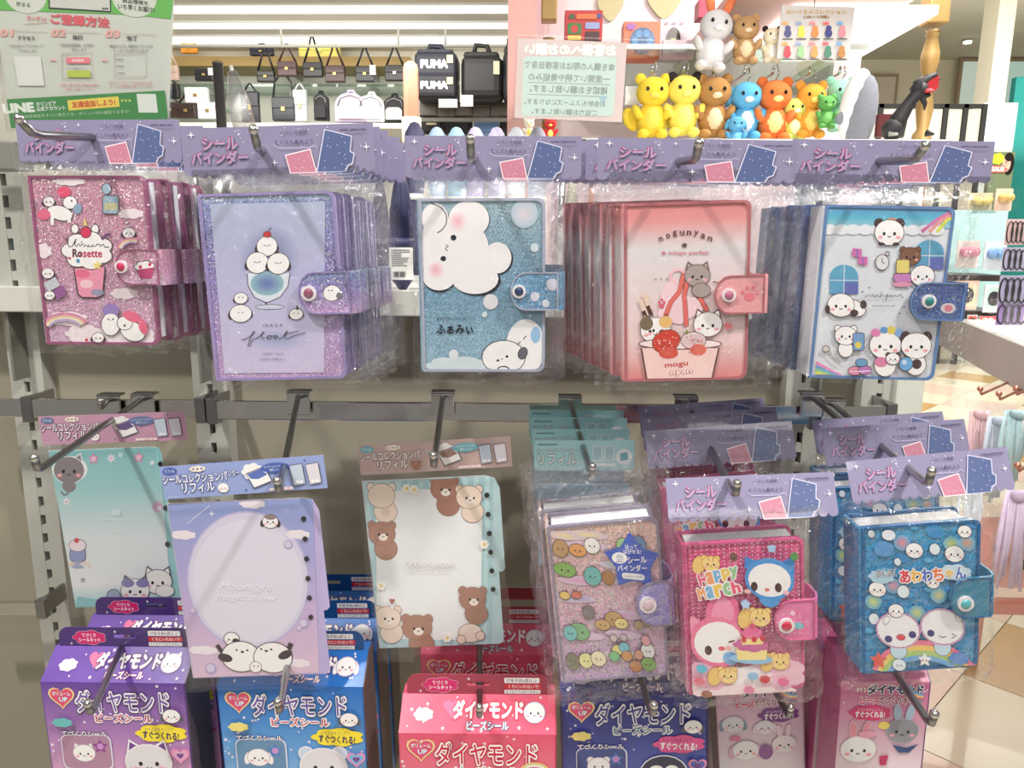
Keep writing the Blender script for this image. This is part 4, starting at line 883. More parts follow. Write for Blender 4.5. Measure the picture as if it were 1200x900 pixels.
def art7(a):
    O = (150, 80, 90)
    for j in range(26):
        for i in range(20):
            x, y = 808 + i * 6.6, 636 + j * 4.2 - i * .72
            if y < 730: a.ell(x, y, 1.0, 1.0, (246, 190, 214), n=5)
    a.cloud(860, 800, 74, 14, (244, 222, 226)); a.cloud(905, 775, 36, 22, (238, 190, 208)); a.cloud(825, 784, 30, 18, (236, 180, 204)); a.cloud(868, 782, 34, 12, (246, 236, 240))
    # pink rabbit
    a.ell(842, 712, 20, 28, (236, 110, 160), 12); a.ell(842, 712, 13, 20, (244, 150, 186), 12); a.ell(813, 735, 10, 22, (240, 150, 180), -28); a.ell(836, 744, 34, 30, (236, 120, 160)); a.ell(836, 744, 29, 24, W_, -14); a.ell(824, 754, 4.4, 5.6, (70, 36, 40)); a.ell(852, 742, 4.5, 1.2, (120, 50, 70), -18); a.ell(840, 751, 4, 2.6, (226, 90, 110)); a.ell(848, 750, 4, 3, (246, 180, 190)); a.ell(850, 762, 9, 8, (130, 180, 226))
    # white cat with blue rim
    a.poly([(869, 658), (870, 644), (890, 650)], (60, 140, 214)); a.poly([(908, 650), (927, 640), (927, 662)], (60, 140, 214)); a.ell(898, 668, 29, 24, (70, 150, 220)); a.ell(898, 688, 13, 12, (70, 150, 220)); a.ell(898, 669, 25, 19, W_);  a.ell(880, 677, 4, 5.4, (70, 40, 44)); a.ell(908, 677, 4, 5.4, (70, 40, 44)); a.ell(895, 680, 3, 2, (226, 110, 120)); a.ell(872, 683, 4, 2.4, (246, 190, 196)); a.ell(917, 682, 4, 2.4, (246, 190, 196))
    # squirrels
    for x, y, q in ((830, 654, 10), (886, 712, 12), (909, 762, 11), (846, 782, 11)):
        a.ell(x - q * 1.4, y + 2, q * .7, q, (240, 200, 120), 20, out=(206, 150, 80)); a.critter(x, y, q, (246, 214, 140), 'bear', None, (206, 150, 80)); a.line([(x - 3, y - q * .8), (x - 2, y - q * .3)], 1, (200, 140, 80)); a.line([(x + 3, y - q * .8), (x + 2, y - q * .3)], 1, (200, 140, 80))
    for t, x, y, w in (('Happy', 838, 667, 46), ('March', 838, 683, 50)):
        for i, ch in enumerate(t): a.text(ch, x - w / 2 + (i + .5) * w / 5, y + (2 - i) * 2.4, 8.4, 12, ((236, 90, 130), (240, 160, 110), (120, 180, 226), (240, 200, 90), (150, 200, 150))[(i + (t == 'March')) % 5], .05, out=W_, ob=.12, rot=-14)
    # cake
    a.ell(874, 760, 26, 6, (150, 196, 232)); a.poly([(856, 746), (894, 742), (892, 760), (858, 762)], (246, 224, 150)); a.cloud(874, 744, 22, 8, (206, 100, 160)); a.poly([(862, 736), (890, 732), (888, 742), (864, 744)], (246, 220, 150)); a.cloud(876, 730, 13, 8, (232, 110, 160)); a.ell(866, 738, 3, 3.4, (206, 50, 60)); a.ell(878, 737, 3, 3.4, (206, 50, 60)); a.ell(888, 735, 3, 3.4, (206, 50, 60)); a.ell(876, 722, 4, 3.4, (214, 80, 120))
    for x, y, c in ((815, 775, (90, 190, 220)), (812, 790, (226, 120, 140)), (912, 785, (232, 110, 160)), (871, 797, (226, 130, 170)), (890, 783, (206, 70, 80)), (820, 805, (160, 100, 80)), (926, 640, (90, 150, 90)), (856, 644, (110, 80, 70)), (900, 632, (150, 190, 230)), (868, 696, (150, 190, 240)), (876, 780, (150, 190, 226))): a.cloud(x, y, 7 if y > 770 else 5, 5, c)
    a.star(900, 632, 6, (170, 206, 240)); a.star(869, 697, 7, (190, 214, 246))
def sart7(a): a.ell(932, 720, 6, 4, (120, 196, 210)); a.star(942, 716, 5, (232, 140, 180)); a.ell(925, 706, 3, 3, (246, 200, 220))
G7 = glitter('hot_pink_vinyl', [(0, (232, 180, 200)), (.4, (226, 110, 160)), (1, (214, 84, 136))], .3, 620)
R7, S7 = make_binder('hot pink binder with rabbit, cat and cake reading Happy March', 'binders on the middle hooks', (802, 638), (940, 623), (802, 812), .58, G7, (206, 90, 140), art7, (903, 694, 951, 735), (226, 120, 170), (917, 720), (206, 20, 70), ((783, 563), (984, 555), 47), (782, 604, 968, 812), thick=.030, strap_art=sart7, seed=7, square=.4, tilt=24)
for k, (TL, TR) in enumerate((((760, 506), (946, 504)), ((755, 489), (930, 490)), ((752, 477), (916, 479)))):
    Y = (.67, .73, .79)[k]
    copy_tree(R7, None, tuple(P(*TL, Y) - P(783, 563, .58)), 'hot pink happy binder, %s from the front on its hook' % ORD[k + 1], rot=-.03)
def art8(a):
    K = (60, 56, 90)
    r = random.Random(8)
    for k in range(40): x, y = r.uniform(1012, 1140), r.uniform(612, 775); a.soft(x, y - (x - 1012) * .12, r.uniform(6, 14), r.uniform(3, 7), r.choice(((120, 196, 226), (90, 176, 220), (60, 130, 196))), (58, 146, 200))
    for x, y, c in ((1056, 632, (232, 130, 150)), (1114, 630, (214, 214, 110)), (1044, 682, (226, 140, 160)), (1020, 702, (214, 220, 120)), (1098, 690, (220, 200, 130)), (1072, 712, (214, 206, 120)), (1132, 628, (220, 150, 120))): a.soft(x, y, 10, 9, c, (100, 170, 210))
    for x, y, rx in ((1020, 624, 4), (1050, 654, 4), (1056, 688, 7), (1094, 637, 6), (1020, 722, 6)): a.ell(x, y, rx, rx * 1.05, (226, 236, 244), out=K, ow=.7)
    for x, y, q in ((1070, 640, 10), (1117, 641, 11), (1129, 615, 8), (1025, 687, 10), (1091, 675, 8)): a.critter(x, y, q, W_, 'none', None, K, .7)
    a.ell(1034, 640, 12, 9, (90, 150, 206)); a.ell(1040, 624, 8, 6, (226, 230, 240), out=K, ow=.5)
    a.cloud(1118, 662, 20, 10, (206, 226, 240)); a.cloud(1030, 672, 16, 8, (180, 212, 234))
    for i, (ch, c) in enumerate(zip('あわわちゃん', ((226, 60, 80), (240, 180, 60), (70, 110, 200), (240, 120, 70), (236, 190, 70), (90, 120, 206)))): a.text(ch, 1058 + i * 13, 670 - i * 1.6, 12 if ch != 'ゃ' else 9, 14 if ch != 'ゃ' else 9, c, .04, out=W_, ob=.12, rot=-6)
    a.text('ぷくぷく', 1035, 667, 24, 8, (40, 44, 110), .03, -6, out=W_, ob=.09)
    # rainbow and two big drops
    for i, c in enumerate(((232, 120, 150), (240, 200, 110), (170, 200, 120), (110, 170, 220))): a.arc(1080, 790, 62 - i * 6, 44 - i * 6, 190, 350, 6, c, 16)
    for x, y in ((1048, 733), (1101, 726)):
        a.ell(x, y + 24, 10, 10, (200, 224, 240), out=K, ow=.6); a.ell(x, y, 27, 22, (226, 160, 200)); a.ell(x, y, 25.6, 20.6, K); a.ell(x, y, 25, 20, (244, 240, 246), n=26)
    for x, y in ((1036, 744), (1065, 737)): a.ell(x, y, 4.6, 4.2, (50, 50, 120))
    a.ell(1051, 741, 5, 3.4, (226, 70, 90), out=K, ow=.5); a.ell(1087, 734, 4.4, 4.2, (50, 50, 120)); a.line([(1112, 738), (1118, 735), (1112, 733)], 1.2, K); a.arc(1101, 735, 4, 3, 20, 160, 1, K)
    a.ell(1034, 722, 3, 5, W_, 30, out=K, ow=.5); a.ell(1120, 714, 3, 5, W_, -30, out=K, ow=.5); a.critter(1046, 710, 9, W_, 'none', None, K, .7)
    a.star(1023, 770, 11, (226, 90, 80)); a.star(1079, 766, 9, W_); a.face(1079, 766, 6); a.ell(1048, 774, 8, 7, (226, 240, 246), out=K, ow=.5); a.face(1048, 774, 6); a.cloud(1120, 762, 13, 8, (90, 140, 206))
G8 = glitter('aqua_blue_vinyl', [(0, (70, 150, 200)), (.5, (36, 140, 200)), (1, (60, 156, 206))], .4, 700)
R8, S8 = make_binder('bright blue binder with round drop faces on a rainbow, front one of its hook', 'binders on the middle hooks', (1010, 619), (1147, 601), (1006, 788), .58, G8, (30, 96, 150), art8, (1108, 668, 1156, 708), (50, 130, 170), (1125, 694), (90, 180, 190), ((998, 543), (1190, 525), 46), (988, 590, 1166, 792), thick=.032, seed=8, square=.35, tilt=22, strap_mat=mat('teal_clear_strap', (52, 128, 160), .15, coat=.8))
for k, (TL, dz) in enumerate((((966, 504), 0), ((955, 494), 0))):
    Y = (.655, .72)[k]
    copy_tree(R8, None, tuple(P(*TL, Y) - P(998, 543, .58)), 'bright blue drop face binder, %s from the front on its hook' % ORD[k + 1], rot=.03)
# ================================================================== BEAD STICKER BOXES (bottom row)
def bead_box(label, FL, FR, tabL, tabtop, Y, rgb, low_rgb, side_rgb, kind, depth=.045, hpx=190, kit=False):
    """carton: front panel, sloping shoulder, hanging tab with slot"""
    S = Sheet(FL, FR, (FL[0] + (600 - FL[0]) * .2, FL[1] + hpx), Y, 1.0); w = S.w; h = S.h
    R = empty('bead_box', S.M, label, 'box', 'bead sticker kit boxes')
    zs_ = .021; dy = depth * .62
    mt = mat('carton_%d_%d_%d' % rgb, rgb, .3, coat=.35, noise_amt=.22, nscale=45)
    bm = bmesh.new()
    prof = [(0, -h), (0, 0), (dy, zs_), (depth, zs_), (depth, -h)]
    L_ = [bm.verts.new((0, y, z)) for y, z in prof]; R_ = [bm.verts.new((w, y, z)) for y, z in prof]
    for i in range(5): bm.faces.new((L_[i], R_[i], R_[(i + 1) % 5], L_[(i + 1) % 5]))
    bm.faces.new(L_); bm.faces.new(R_[::-1])
    body = part('carton', me_from(bm), mt, R)
    part('side_panel', extr_x(prof, w + .0003, w + .0009), mat('side_%d_%d_%d' % side_rgb, side_rgb, .3, coat=.3, noise_amt=.35, nscale=150), R)
    # tab
    tw0, th = .004, .020 * (1 if not kit else .9)
    tabm = bmesh.new(); 
    op = rr_pts(tw0, zs_, w - tw0, zs_ + th, .010, 5, (1, 1, 0, 0)); sl = rr_pts(w * .5 - .011, zs_ + th * .42, w * .5 + .011, zs_ + th * .62, .0019, 3)
    me = extr_hole(op, sl, dy + .0002, dy + .0010)
    tb = part('hang_tab', me, mat('tab_%d_%d_%d' % tuple(int(c * .72) for c in rgb), tuple(int(c * .72) for c in rgb), .35, coat=.3), R)
    A = Art(lambda u, v: (u / 600 * w, zs_ + th - v / 82 * th), y=dy - .0001)
    A.cloud(150, 44, 74, 32, (206, 40, 110), W_); A.text('てづくり', 148, 34, 60, 16, W_, .02); A.text('シールキット', 150, 54, 92, 17, W_, .02)
    A.spark(70, 70, 8); A.spark(262, 18, 9); A.build('kit_badge', tb, S.M); A = Art(lambda u, v: (u / 600 * w, zs_ + th - v / 82 * th), y=dy - .0001)
    A.rect(396, 8, 554, 80, tuple(int(c * .72) for c in rgb)); A.rrect(402, 12, 540, 34, 4, W_); A.text('対象年齢6歳以上', 470, 23, 120, 16, (40, 30, 40), .0); A.rect(402, 38, 548, 58, (206, 40, 50)); A.text('くちにいれないで!', 478, 48, 120, 15, W_, .01); A.rrect(402, 62, 544, 78, 3, W_); A.text('たべものではありません。', 474, 70, 130, 12, (40, 30, 40), .0)
    A.build('warning_label', tb, S.M)
    # shoulder print
    sl_len = math.hypot(dy, zs_)
    Ms = S.M @ Matrix.Translation((0, dy, zs_)) @ Matrix.Rotation(-math.atan2(dy, zs_), 4, 'X')
    A = Art(lambda u, v: (u / 600 * w, -v / 130 * sl_len), y=-.0003)
    r = random.Random(int(w * 1e5) + kind)
    for k in range(18): A.star(r.uniform(20, 580), r.uniform(8, 122), r.uniform(4, 9), (240, 232, 246), 5, .45)
    if not kit:
        A.heart(200, 46, 34, (232, 110, 150)); A.text('ダイヤモンド', 340, 52, 270, 58, W_, .05, out=(90, 40, 110) if kind != 2 else (214, 60, 90), ob=.14); A.text('ビーズシール', 340, 104, 160, 28, W_, .03, out=(150, 50, 110) if kind != 2 else (40, 100, 140), ob=.10)
        A.critter(520, 60, 40, W_, ('cat', 'drop', 'none', 'bear')[kind % 4], None, (180, 160, 190), 3); A.cloud(90, 70, 40, 24, (240, 220, 240))
    A.build('shoulder_print', body, Ms)
    # front print: 600 x 460 drawing
    A = Art(lambda u, v: (u / 600 * w, -v / 600 * w), y=-.0003, clip=(.0004, w - .0004, -h, -.0002))
    H = h / w * 600
    A.grad([(4, 0), (596, 0), (596, H), (4, H)], [(0, rgb), (.25, tuple((p + q) / 2 for p, q in zip(rgb, low_rgb))), (.55, low_rgb), (1, low_rgb)])
    for k in range(40): A.star(r.uniform(10, 590), r.uniform(6, 330), r.uniform(4, 10), (240, 232, 246), 5, .45)
    if not kit:
        oc = {0: (70, 40, 110), 1: (40, 60, 120), 2: (206, 40, 70), 3: (40, 50, 110)}[kind]
        A.heart(84, 64, 56, (240, 214, 150)); A.heart(84, 64, 48, (226, 80, 120)); A.text('ボリューム', 84, 50, 76, 18, W_, .03, out=(160, 30, 80)); A.text('UP', 90, 76, 34, 20, W_, .03, out=(60, 100, 180))
        A.text('ダイヤモンド', 335, 84, 390, 96, W_, .075, out=oc, ob=.115); A.text('ダイヤモンド', 335, 84, 386, 92, {0: (120, 90, 170), 1: (110, 90, 170), 2: (206, 30, 70), 3: (70, 70, 150)}[kind], .012)
        A.text('ビーズシール', 335, 158, 240, 40, W_, .08, out=W_, ob=.12); A.text('ビーズシール', 335, 158, 236, 36, (206, 40, 90) if kind in (0, 1) else (30, 110, 150), .02)
        if kind != 2:
            yc = (250, 226, 60) if kind != 3 else (226, 90, 150)
            A.cloud(486, 226, 112, 44, yc); A.text('どうぐがそろってて', 478, 208, 120, 16, (90, 40, 110), .0); A.text('すぐつくれる!', 482, 236, 150, 34, (40, 30, 90) if kind != 3 else W_, .04, rot=3)
            A.rrect(56, 236, 270, 400, 30, (226, 224, 240)); A.rrect(60, 240, 264, 394, 28, tuple(int(c * .8) for c in low_rgb)); A.text('てづくりシール', 160, 232, 190, 24, W_, .03, out=(90, 70, 120), ob=.1)
            A.critter(150, 322, 46, W_, ('cat', 'drop', 'none', 'bear')[kind], None, (190, 170, 190), 3); A.star(222, 290, 34, (150, 70, 150) if kind == 0 else (90, 130, 200)); A.ell(222, 290, 14, 14, (206, 150, 210))
            bx, by = 420, 360
            A.critter(bx, by, 96, (226, 222, 226) if kind != 3 else (60, 60, 84), ('cat', 'bear', 'none', 'none')[kind], (120, 70, 150) if kind == 0 else (206, 216, 236), (244, 240, 244), 5)
            if kind == 3: A.ell(bx - 30, by + 6, 40, 44, W_); A.ell(bx + 34, by + 2, 36, 40, W_); A.face(bx, by, 60); A.rect(bx - 70, by + 52, bx + 90, by + 90, (90, 150, 210))
            for q in range(120): A.ell(bx + r.uniform(-84, 84), by + r.uniform(20, 70), 3.4, 3.4, r.choice(((246, 240, 246), (214, 206, 220), (236, 150, 190) if kind == 0 else (170, 200, 236))), n=5)
            A.heart(560, 320, 40, (236, 150, 190)); A.heart(560, 320, 30, low_rgb); A.heart(560, 322, 15, (120, 70, 140))
            A.cloud(80, 176, 44, 22, (110, 190, 190) if kind == 0 else (236, 220, 130)); A.critter(540, 140, 36, W_, 'wing', (90, 90, 100), (110, 100, 110), 2)
            A.line([(500, 470), (596, 380)], 12, (226, 90, 130))
        else:
            for i, c in enumerate(((226, 206, 130), (240, 240, 230), (230, 130, 150))): A.arc(520, 170, 60 - i * 10, 50 - i * 10, 180, 360, 9, c)
            A.ell(60, 180, 26, 26, (90, 120, 190)); A.ell(120, 190, 22, 26, (226, 226, 236))
    else:
        A.text('おそろい', 150, 62, 90, 34, W_, .05, out=(206, 40, 90), ob=.16); A.text('ダイヤモンド', 370, 56, 370, 70, (70, 60, 110), .06, out=W_, ob=.14); A.text('ビーズ', 200, 140, 130, 52, (226, 70, 120), .06, out=W_, ob=.14); A.text('てづくりキット', 400, 140, 270, 54, (160, 50, 90), .05, out=W_, ob=.14)
        sx = 430 if kind == 5 else 210; A.cloud(sx, 236, 150, 62, (130, 70, 140) if kind == 5 else (220, 60, 120)); A.text('どうぐがそろってて', sx, 212, 170, 18, W_, .0); A.text('すぐつくれる!', sx, 248, 200, 46, W_, .05)
        for i, (c, o) in enumerate((((120, 150, 150), (60, 60, 80)), ((206, 110, 150), (90, 50, 70)), ((240, 200, 120), (180, 120, 60)), ((110, 170, 220), (60, 90, 140)))): A.arc(560, 20, 150 - i * 18, 120 - i * 16, 90, 180, 16, c)
        if kind == 5:
            A.critter(110, 290, 74, (226, 224, 230), 'drop', (130, 150, 170), (206, 196, 210), 4); A.critter(330, 330, 64, (236, 230, 236), 'drop', (236, 226, 232), (206, 190, 206), 4); A.critter(190, 500, 90, W_, 'drop', (232, 180, 200), (214, 196, 206), 4); A.critter(460, 470, 84, (240, 232, 236), 'bunny', (240, 214, 222), (206, 186, 200), 4); A.ell(330, 520, 50, 60, (150, 100, 160)); A.ell(120, 400, 40, 20, (226, 130, 170))
        else:
            A.critter(150, 520, 120, W_, 'bunny', (236, 150, 170), (226, 206, 214), 5); A.critter(440, 370, 110, (150, 150, 160), 'bunny', (170, 190, 216), (190, 188, 196), 5); A.poly([(380, 480), (480, 500), (560, 470), (500, 540), (430, 540)], (60, 80, 130)); A.ell(310, 330, 40, 30, (240, 214, 110)); A.ell(200, 400, 60, 30, (240, 170, 190)); A.poly([(300, 570), (360, 560), (350, 640), (306, 640)], (206, 60, 110))
    A.build('front_print', body, S.M)
    return R
def extr_x(prof, x0, x1):
    bm = bmesh.new(); a = [bm.verts.new((x0, y, z)) for y, z in prof]; b = [bm.verts.new((x1, y, z)) for y, z in prof]; n = len(prof)
    bm.faces.new(a); bm.faces.new(b[::-1])
    for i in range(n): bm.faces.new((a[i], a[(i + 1) % n], b[(i + 1) % n], b[i]))
    return me_from(bm)
def extr_hole(op, hp, y0, y1):
    """outline with one slot cut through"""
    bm = bmesh.new(); allp = op + hp
    t = tessellate_polygon([[Vector((x, z, 0)) for x, z in op], [Vector((x, z, 0)) for x, z in hp]])
    a = [bm.verts.new((x, y0, z)) for x, z in allp]; b = [bm.verts.new((x, y1, z)) for x, z in allp]
    for f in t:
        bm.faces.new([a[i] for i in f]); bm.faces.new([b[i] for i in f][::-1])
    n = len(op)
    for rng in (list(range(n)), list(range(n, n + len(hp)))):
        for k, i in enumerate(rng):
            j = rng[(k + 1) % len(rng)]; bm.faces.new((a[i], a[j], b[j], b[i]))
    return me_from(bm)
PUR = (104, 70, 160)
def boxes(fl, fr, Y, n, dY, name, args, dx=.0):
    R = bead_box(name + ', front one of its hook', fl, fr, None, None, Y, *args)
    for k in range(1, n): copy_tree(R, None, (dx * k, dY * k, 0), '%s, %s from the front on its hook' % (name, ORD[k]))
boxes((47, 799), (216, 801), .63, 3, .062, 'purple bead sticker box with white cat', (PUR, (226, 170, 206), (96, 82, 86), 0))
boxes((254, 804), (425, 805), .63, 3, .062, 'blue bead sticker box with white dog', ((36, 110, 196), (130, 180, 226), (104, 86, 88), 1))
boxes((467, 859), (651, 861), .60, 2, .13, 'pink bead sticker box with a red heart', ((226, 86, 116), (240, 150, 170), (206, 60, 90), 2))
boxes((657, 816), (829, 813), .63, 2, .06, 'navy bead sticker box with penguin', ((44, 44, 130), (96, 110, 186), (40, 30, 90), 3))
boxes((838, 806), (940, 799), .68, 2, .05, 'pink and white bead craft kit with puppies', ((214, 160, 190), (236, 226, 232), (206, 190, 200), 5, .03, 160, True))
boxes((986, 798), (1090, 799), .62, 2, .05, 'rose bead craft kit box with grey rabbit', ((206, 100, 150), (236, 214, 224), (70, 80, 140), 6, .04, 160, True))
# ================================================================== THE SHOP BEHIND
YW = 7.0
zc = P(400, 60, YW).z
M_SHOPW = mat('shop_white_wall', (240, 240, 230), .6, noise_amt=.02)
xa, xb = P(60, 60, YW).x, P(622, 60, YW).x
wall_back = structure(link('wall_back', box(xa - 2, xb, YW, YW + .1, 0, zc + .6), M_SHOPW))
structure(link('ceiling_shop', box(xa - 2, xb, 3.6, YW, zc, zc + .08), mat('shop_ceiling_grey', (226, 224, 216), .7, noise_amt=.02)))
M_LED = mat('lit_ceiling_strip', (255, 252, 244), .5, emit=1.25, noise_amt=0)
for n_, (ya, yb) in enumerate(((-20, -6), (4.5, 15), (25, 33), (41, 51))):
    a, b = PZ(400, ya, zc).y, PZ(400, yb, zc).y
    o = empty('ceiling_light', Matrix.Translation((0, a, zc)), '%s long lit strip of the bag shop ceiling counted from its back wall' % ('fourth', 'third', 'second', 'first')[n_], 'ceiling light', 'lit ceiling strips')
    part('diffuser', box(xa - 1.5, xb - .05, 0, b - a, -.006, .03), M_LED, o); part('frame', box(xa - 1.52, xb - .03, -.015, -.001, -.012, .02), M_WHITE, o)
def sz(px, Y): return px * Y / FPX
# hanging bar
zb = P(400, 54, 6.2).z
hb = empty('hanging_bar', Matrix.Translation((0, 6.2, zb)), 'thin white bar hung from the shop ceiling over the handbags', 'rail')
part('bar', tube([(P(150, 54, 6.2).x, 0, 0), (P(616, 54, 6.2).x, 0, 0)], .012, 8), M_UPRIGHT, hb)
for px in (330, 467, 522): x = P(px, 54, 6.2).x; part('drop_rod', tube([(x, 0, 0), (x, 0, zc - zb)], .008, 6), M_UPRIGHT, hb)
# shop shelves
def shop_shelf(y, x0, x1, m, label, th=.02, dep=.4, Yf=6.6):
    a, b = P(x0, y, Yf), P(x1, y, Yf)
    o = empty('wall_shelf', Matrix.Translation((a.x, Yf, a.z)), label, 'shelf', 'shelves of the bag shop')
    part('board', box(0, b.x - a.x, 0, dep, -th, 0), m, o)
    n = 4
    for k in range(n): part('bracket', box((b.x - a.x) * (k + .5) / n - .008, (b.x - a.x) * (k + .5) / n + .008, dep * .2, dep, -th - .05, -th), M_UPRIGHT, o)
shop_shelf(66, 100, 480, mat('brass_wood_shelf', (168, 140, 84), .45), 'brown wooden top shelf of the bag shop', .075)
shop_shelf(98, 100, 480, M_GLASS, 'upper glass shelf under the row of hanging handbags')
shop_shelf(120, 100, 250, M_GLASS, 'lower glass shelf behind the satchel and white cases')
shop_shelf(143, 100, 480, M_WHITE, 'white base shelf of the bag shop hidden behind the header cards', .04, .85, 6.15)
def handbag(px, py, w, h, rgb, label, Y=6.4, strap=18, kind='box', clasp=(206, 180, 110), spread=.3, pat=None):
    c = P(px, py, Y); w_, h_ = sz(w, Y), sz(h, Y); d = w_ * .3
    o = empty('handbag', Matrix.Translation(c), label, 'handbag', 'handbags of the shop behind')
    m = mat('leather_%d_%d_%d' % rgb, rgb, .32, coat=.15, noise_amt=.15, nscale=60)
    part('body', box(-w_ / 2, w_ / 2, -d / 2, d / 2, -h_ / 2, h_ / 2, min(h_, d) * .24, 3), m, o)
    part('flap', box(-w_ * .47, w_ * .47, -d / 2 - .006, -d / 2 + .01, h_ * .02, h_ * .46, .005), m, o)
    part('clasp', box(-w_ * .08, w_ * .08, -d / 2 - .012, -d / 2 - .004, -h_ * .1, h_ * .08, .002), mat('clasp_%d_%d_%d' % clasp, clasp, .25, .8), o)
    if strap:
        s_ = sz(strap, Y); part('strap', tube([(-w_ * .46, 0, h_ * .4), (-w_ * spread * .6, 0, h_ / 2 + s_ * .6), (-w_ * .06, 0, h_ / 2 + s_), (w_ * .06, 0, h_ / 2 + s_), (w_ * spread * .6, 0, h_ / 2 + s_ * .6), (w_ * .46, 0, h_ * .4)], .009, 6), m, o)
    if pat: part('price_card', box(w_ * .3, w_ * .62, -d / 2 - .02, -d / 2 - .016, -h_ * .1, h_ * .5), M_WHITE, o)
    return o
handbag(198, 86, 22, 16, (206, 178, 164), 'pale pink handbag hanging beside the green poster', strap=22)
handbag(240, 88, 21, 13, (26, 26, 32), 'black clutch with white tag beside the pink handbag', strap=0, pat=1)
handbag(222, 57, 18, 10, (222, 150, 40), 'orange handbag on the wooden top shelf', Y=6.7, strap=4)
handbag(307, 61, 26, 9, (34, 32, 56), 'dark navy soft bag on the wooden top shelf', Y=6.7, strap=4)
handbag(312, 90, 20, 12, (22, 20, 22), 'small black handbag with square gold clasp', strap=28, clasp=(226, 196, 90))
handbag(337, 81, 22, 16, (74, 44, 44), 'maroon rounded handbag hanging over the glass shelf', strap=18)
handbag(367, 82, 22, 16, (24, 22, 26), 'black rounded handbag hanging below the yellow tote', strap=26)
handbag(393, 87, 22, 18, (64, 34, 34), 'dark maroon square handbag tilted on its strap', strap=22)
handbag(428, 87, 21, 17, (28, 30, 36), 'black quilted square handbag beside the white price cards', strap=20, pat=1)
handbag(463, 86, 22, 17, (26, 26, 28), 'black handbag with white flap beside the peach pillar', strap=20, clasp=(236, 236, 236))
handbag(375, 61, 45, 15, (222, 214, 110), 'wide yellow tote on the wooden top shelf', Y=6.75, strap=8, clasp=(226, 220, 140))
handbag(198, 107, 24, 16, (34, 30, 30), 'black satchel on the lower glass shelf', strap=5)
handbag(201, 129, 20, 17, (66, 50, 44), 'brown bag with dark handles behind the first header card', strap=8)
handbag(219, 130, 22, 16, (58, 44, 40), 'dark brown bag with dark handles and pink tag', strap=9)
handbag(231, 112, 26, 17, (238, 238, 242), 'white boxy bag on the lower glass shelf', strap=0)
handbag(245, 130, 24, 18, (226, 226, 236), 'white case standing below the boxy white bag', strap=0)
handbag(294, 126, 20, 34, (34, 36, 46), 'long black tote hanging beside the clear tube', strap=8)
handbag(333, 128, 26, 26, (40, 42, 50), 'black shoulder bag with long straps in a narrow triangle', strap=26, spread=.6)
handbag(352, 124, 16, 34, (190, 196, 200), 'pale grey shoulder bag beside the black one', strap=6)
def backpack(px, py, w, h, rgb, label, Y=6.3, mark=None, pocket=None):
    c = P(px, py, Y); w_, h_ = sz(w, Y), sz(h, Y); d = w_ * .45
    o = empty('backpack', Matrix.Translation(c), label, 'backpack', 'backpacks of the shop behind')
    m = mat('nylon_%d_%d_%d' % rgb, rgb, .6, noise_amt=.15, nscale=50)
    part('body', extr(rr_pts(-w_ / 2, -h_ / 2, w_ / 2, h_ / 2, w_ * .42, 7, (1, 1, 0, 0)), -d / 2, d / 2), m, o)
    pk = pocket or rgb
    part('pocket', extr(rr_pts(-w_ * .36, -h_ * .42, w_ * .36, h_ * .05, w_ * .18, 5, (1, 1, 0, 0)), -d / 2 - .03, -d / 2), mat('nylon_%d_%d_%d' % pk, pk, .6, noise_amt=.15, nscale=50), o)
    part('handle', tube([(-w_ * .14, 0, h_ * .47), (-w_ * .08, 0, h_ * .62), (w_ * .08, 0, h_ * .62), (w_ * .14, 0, h_ * .47)], .012, 6), m, o)
    part('zip', tube([(-w_ * .4, -d / 2 - .004, h_ * .05), (-w_ * .3, -d / 2 - .004, h_ * .32), (0, -d / 2 - .004, h_ * .42), (w_ * .3, -d / 2 - .004, h_ * .32), (w_ * .4, -d / 2 - .004, h_ * .05)], .005, 5), M_STEEL, o)
    if mark: part('emblem', box(-w_ * .2, w_ * .2, -d / 2 - .036, -d / 2 - .03, -h_ * .2, -h_ * .12), mark, o)
backpack(377, 126, 16, 28, (28, 28, 32), 'narrow black backpack beside the pale round bags', pocket=(40, 40, 46))
backpack(412, 127, 34, 30, (206, 192, 222), 'lilac rounded backpack with pink patch', pocket=(222, 190, 200))
backpack(436, 128, 30, 28, (240, 238, 244), 'white rounded backpack beside the lilac one', pocket=(226, 226, 236))
backpack(463, 129, 25, 27, (28, 28, 30), 'black backpack with white front beside the peach pillar', pocket=(236, 236, 236))
backpack(507, 142, 28, 28, (36, 36, 40), 'black backpack with small pale emblem under the duffel bags', mark=mat('pale_emblem', (214, 206, 170), .5))
backpack(538, 143, 30, 28, (30, 30, 34), 'plain black backpack hanging between black and blue backpacks')
backpack(570, 143, 28, 28, (130, 166, 214), 'sky blue backpack under the black duffel bag', pocket=(116, 152, 204))
backpack(598, 146, 24, 28, (26, 26, 28), 'black backpack beside the red soft toy', pocket=(34, 34, 38))
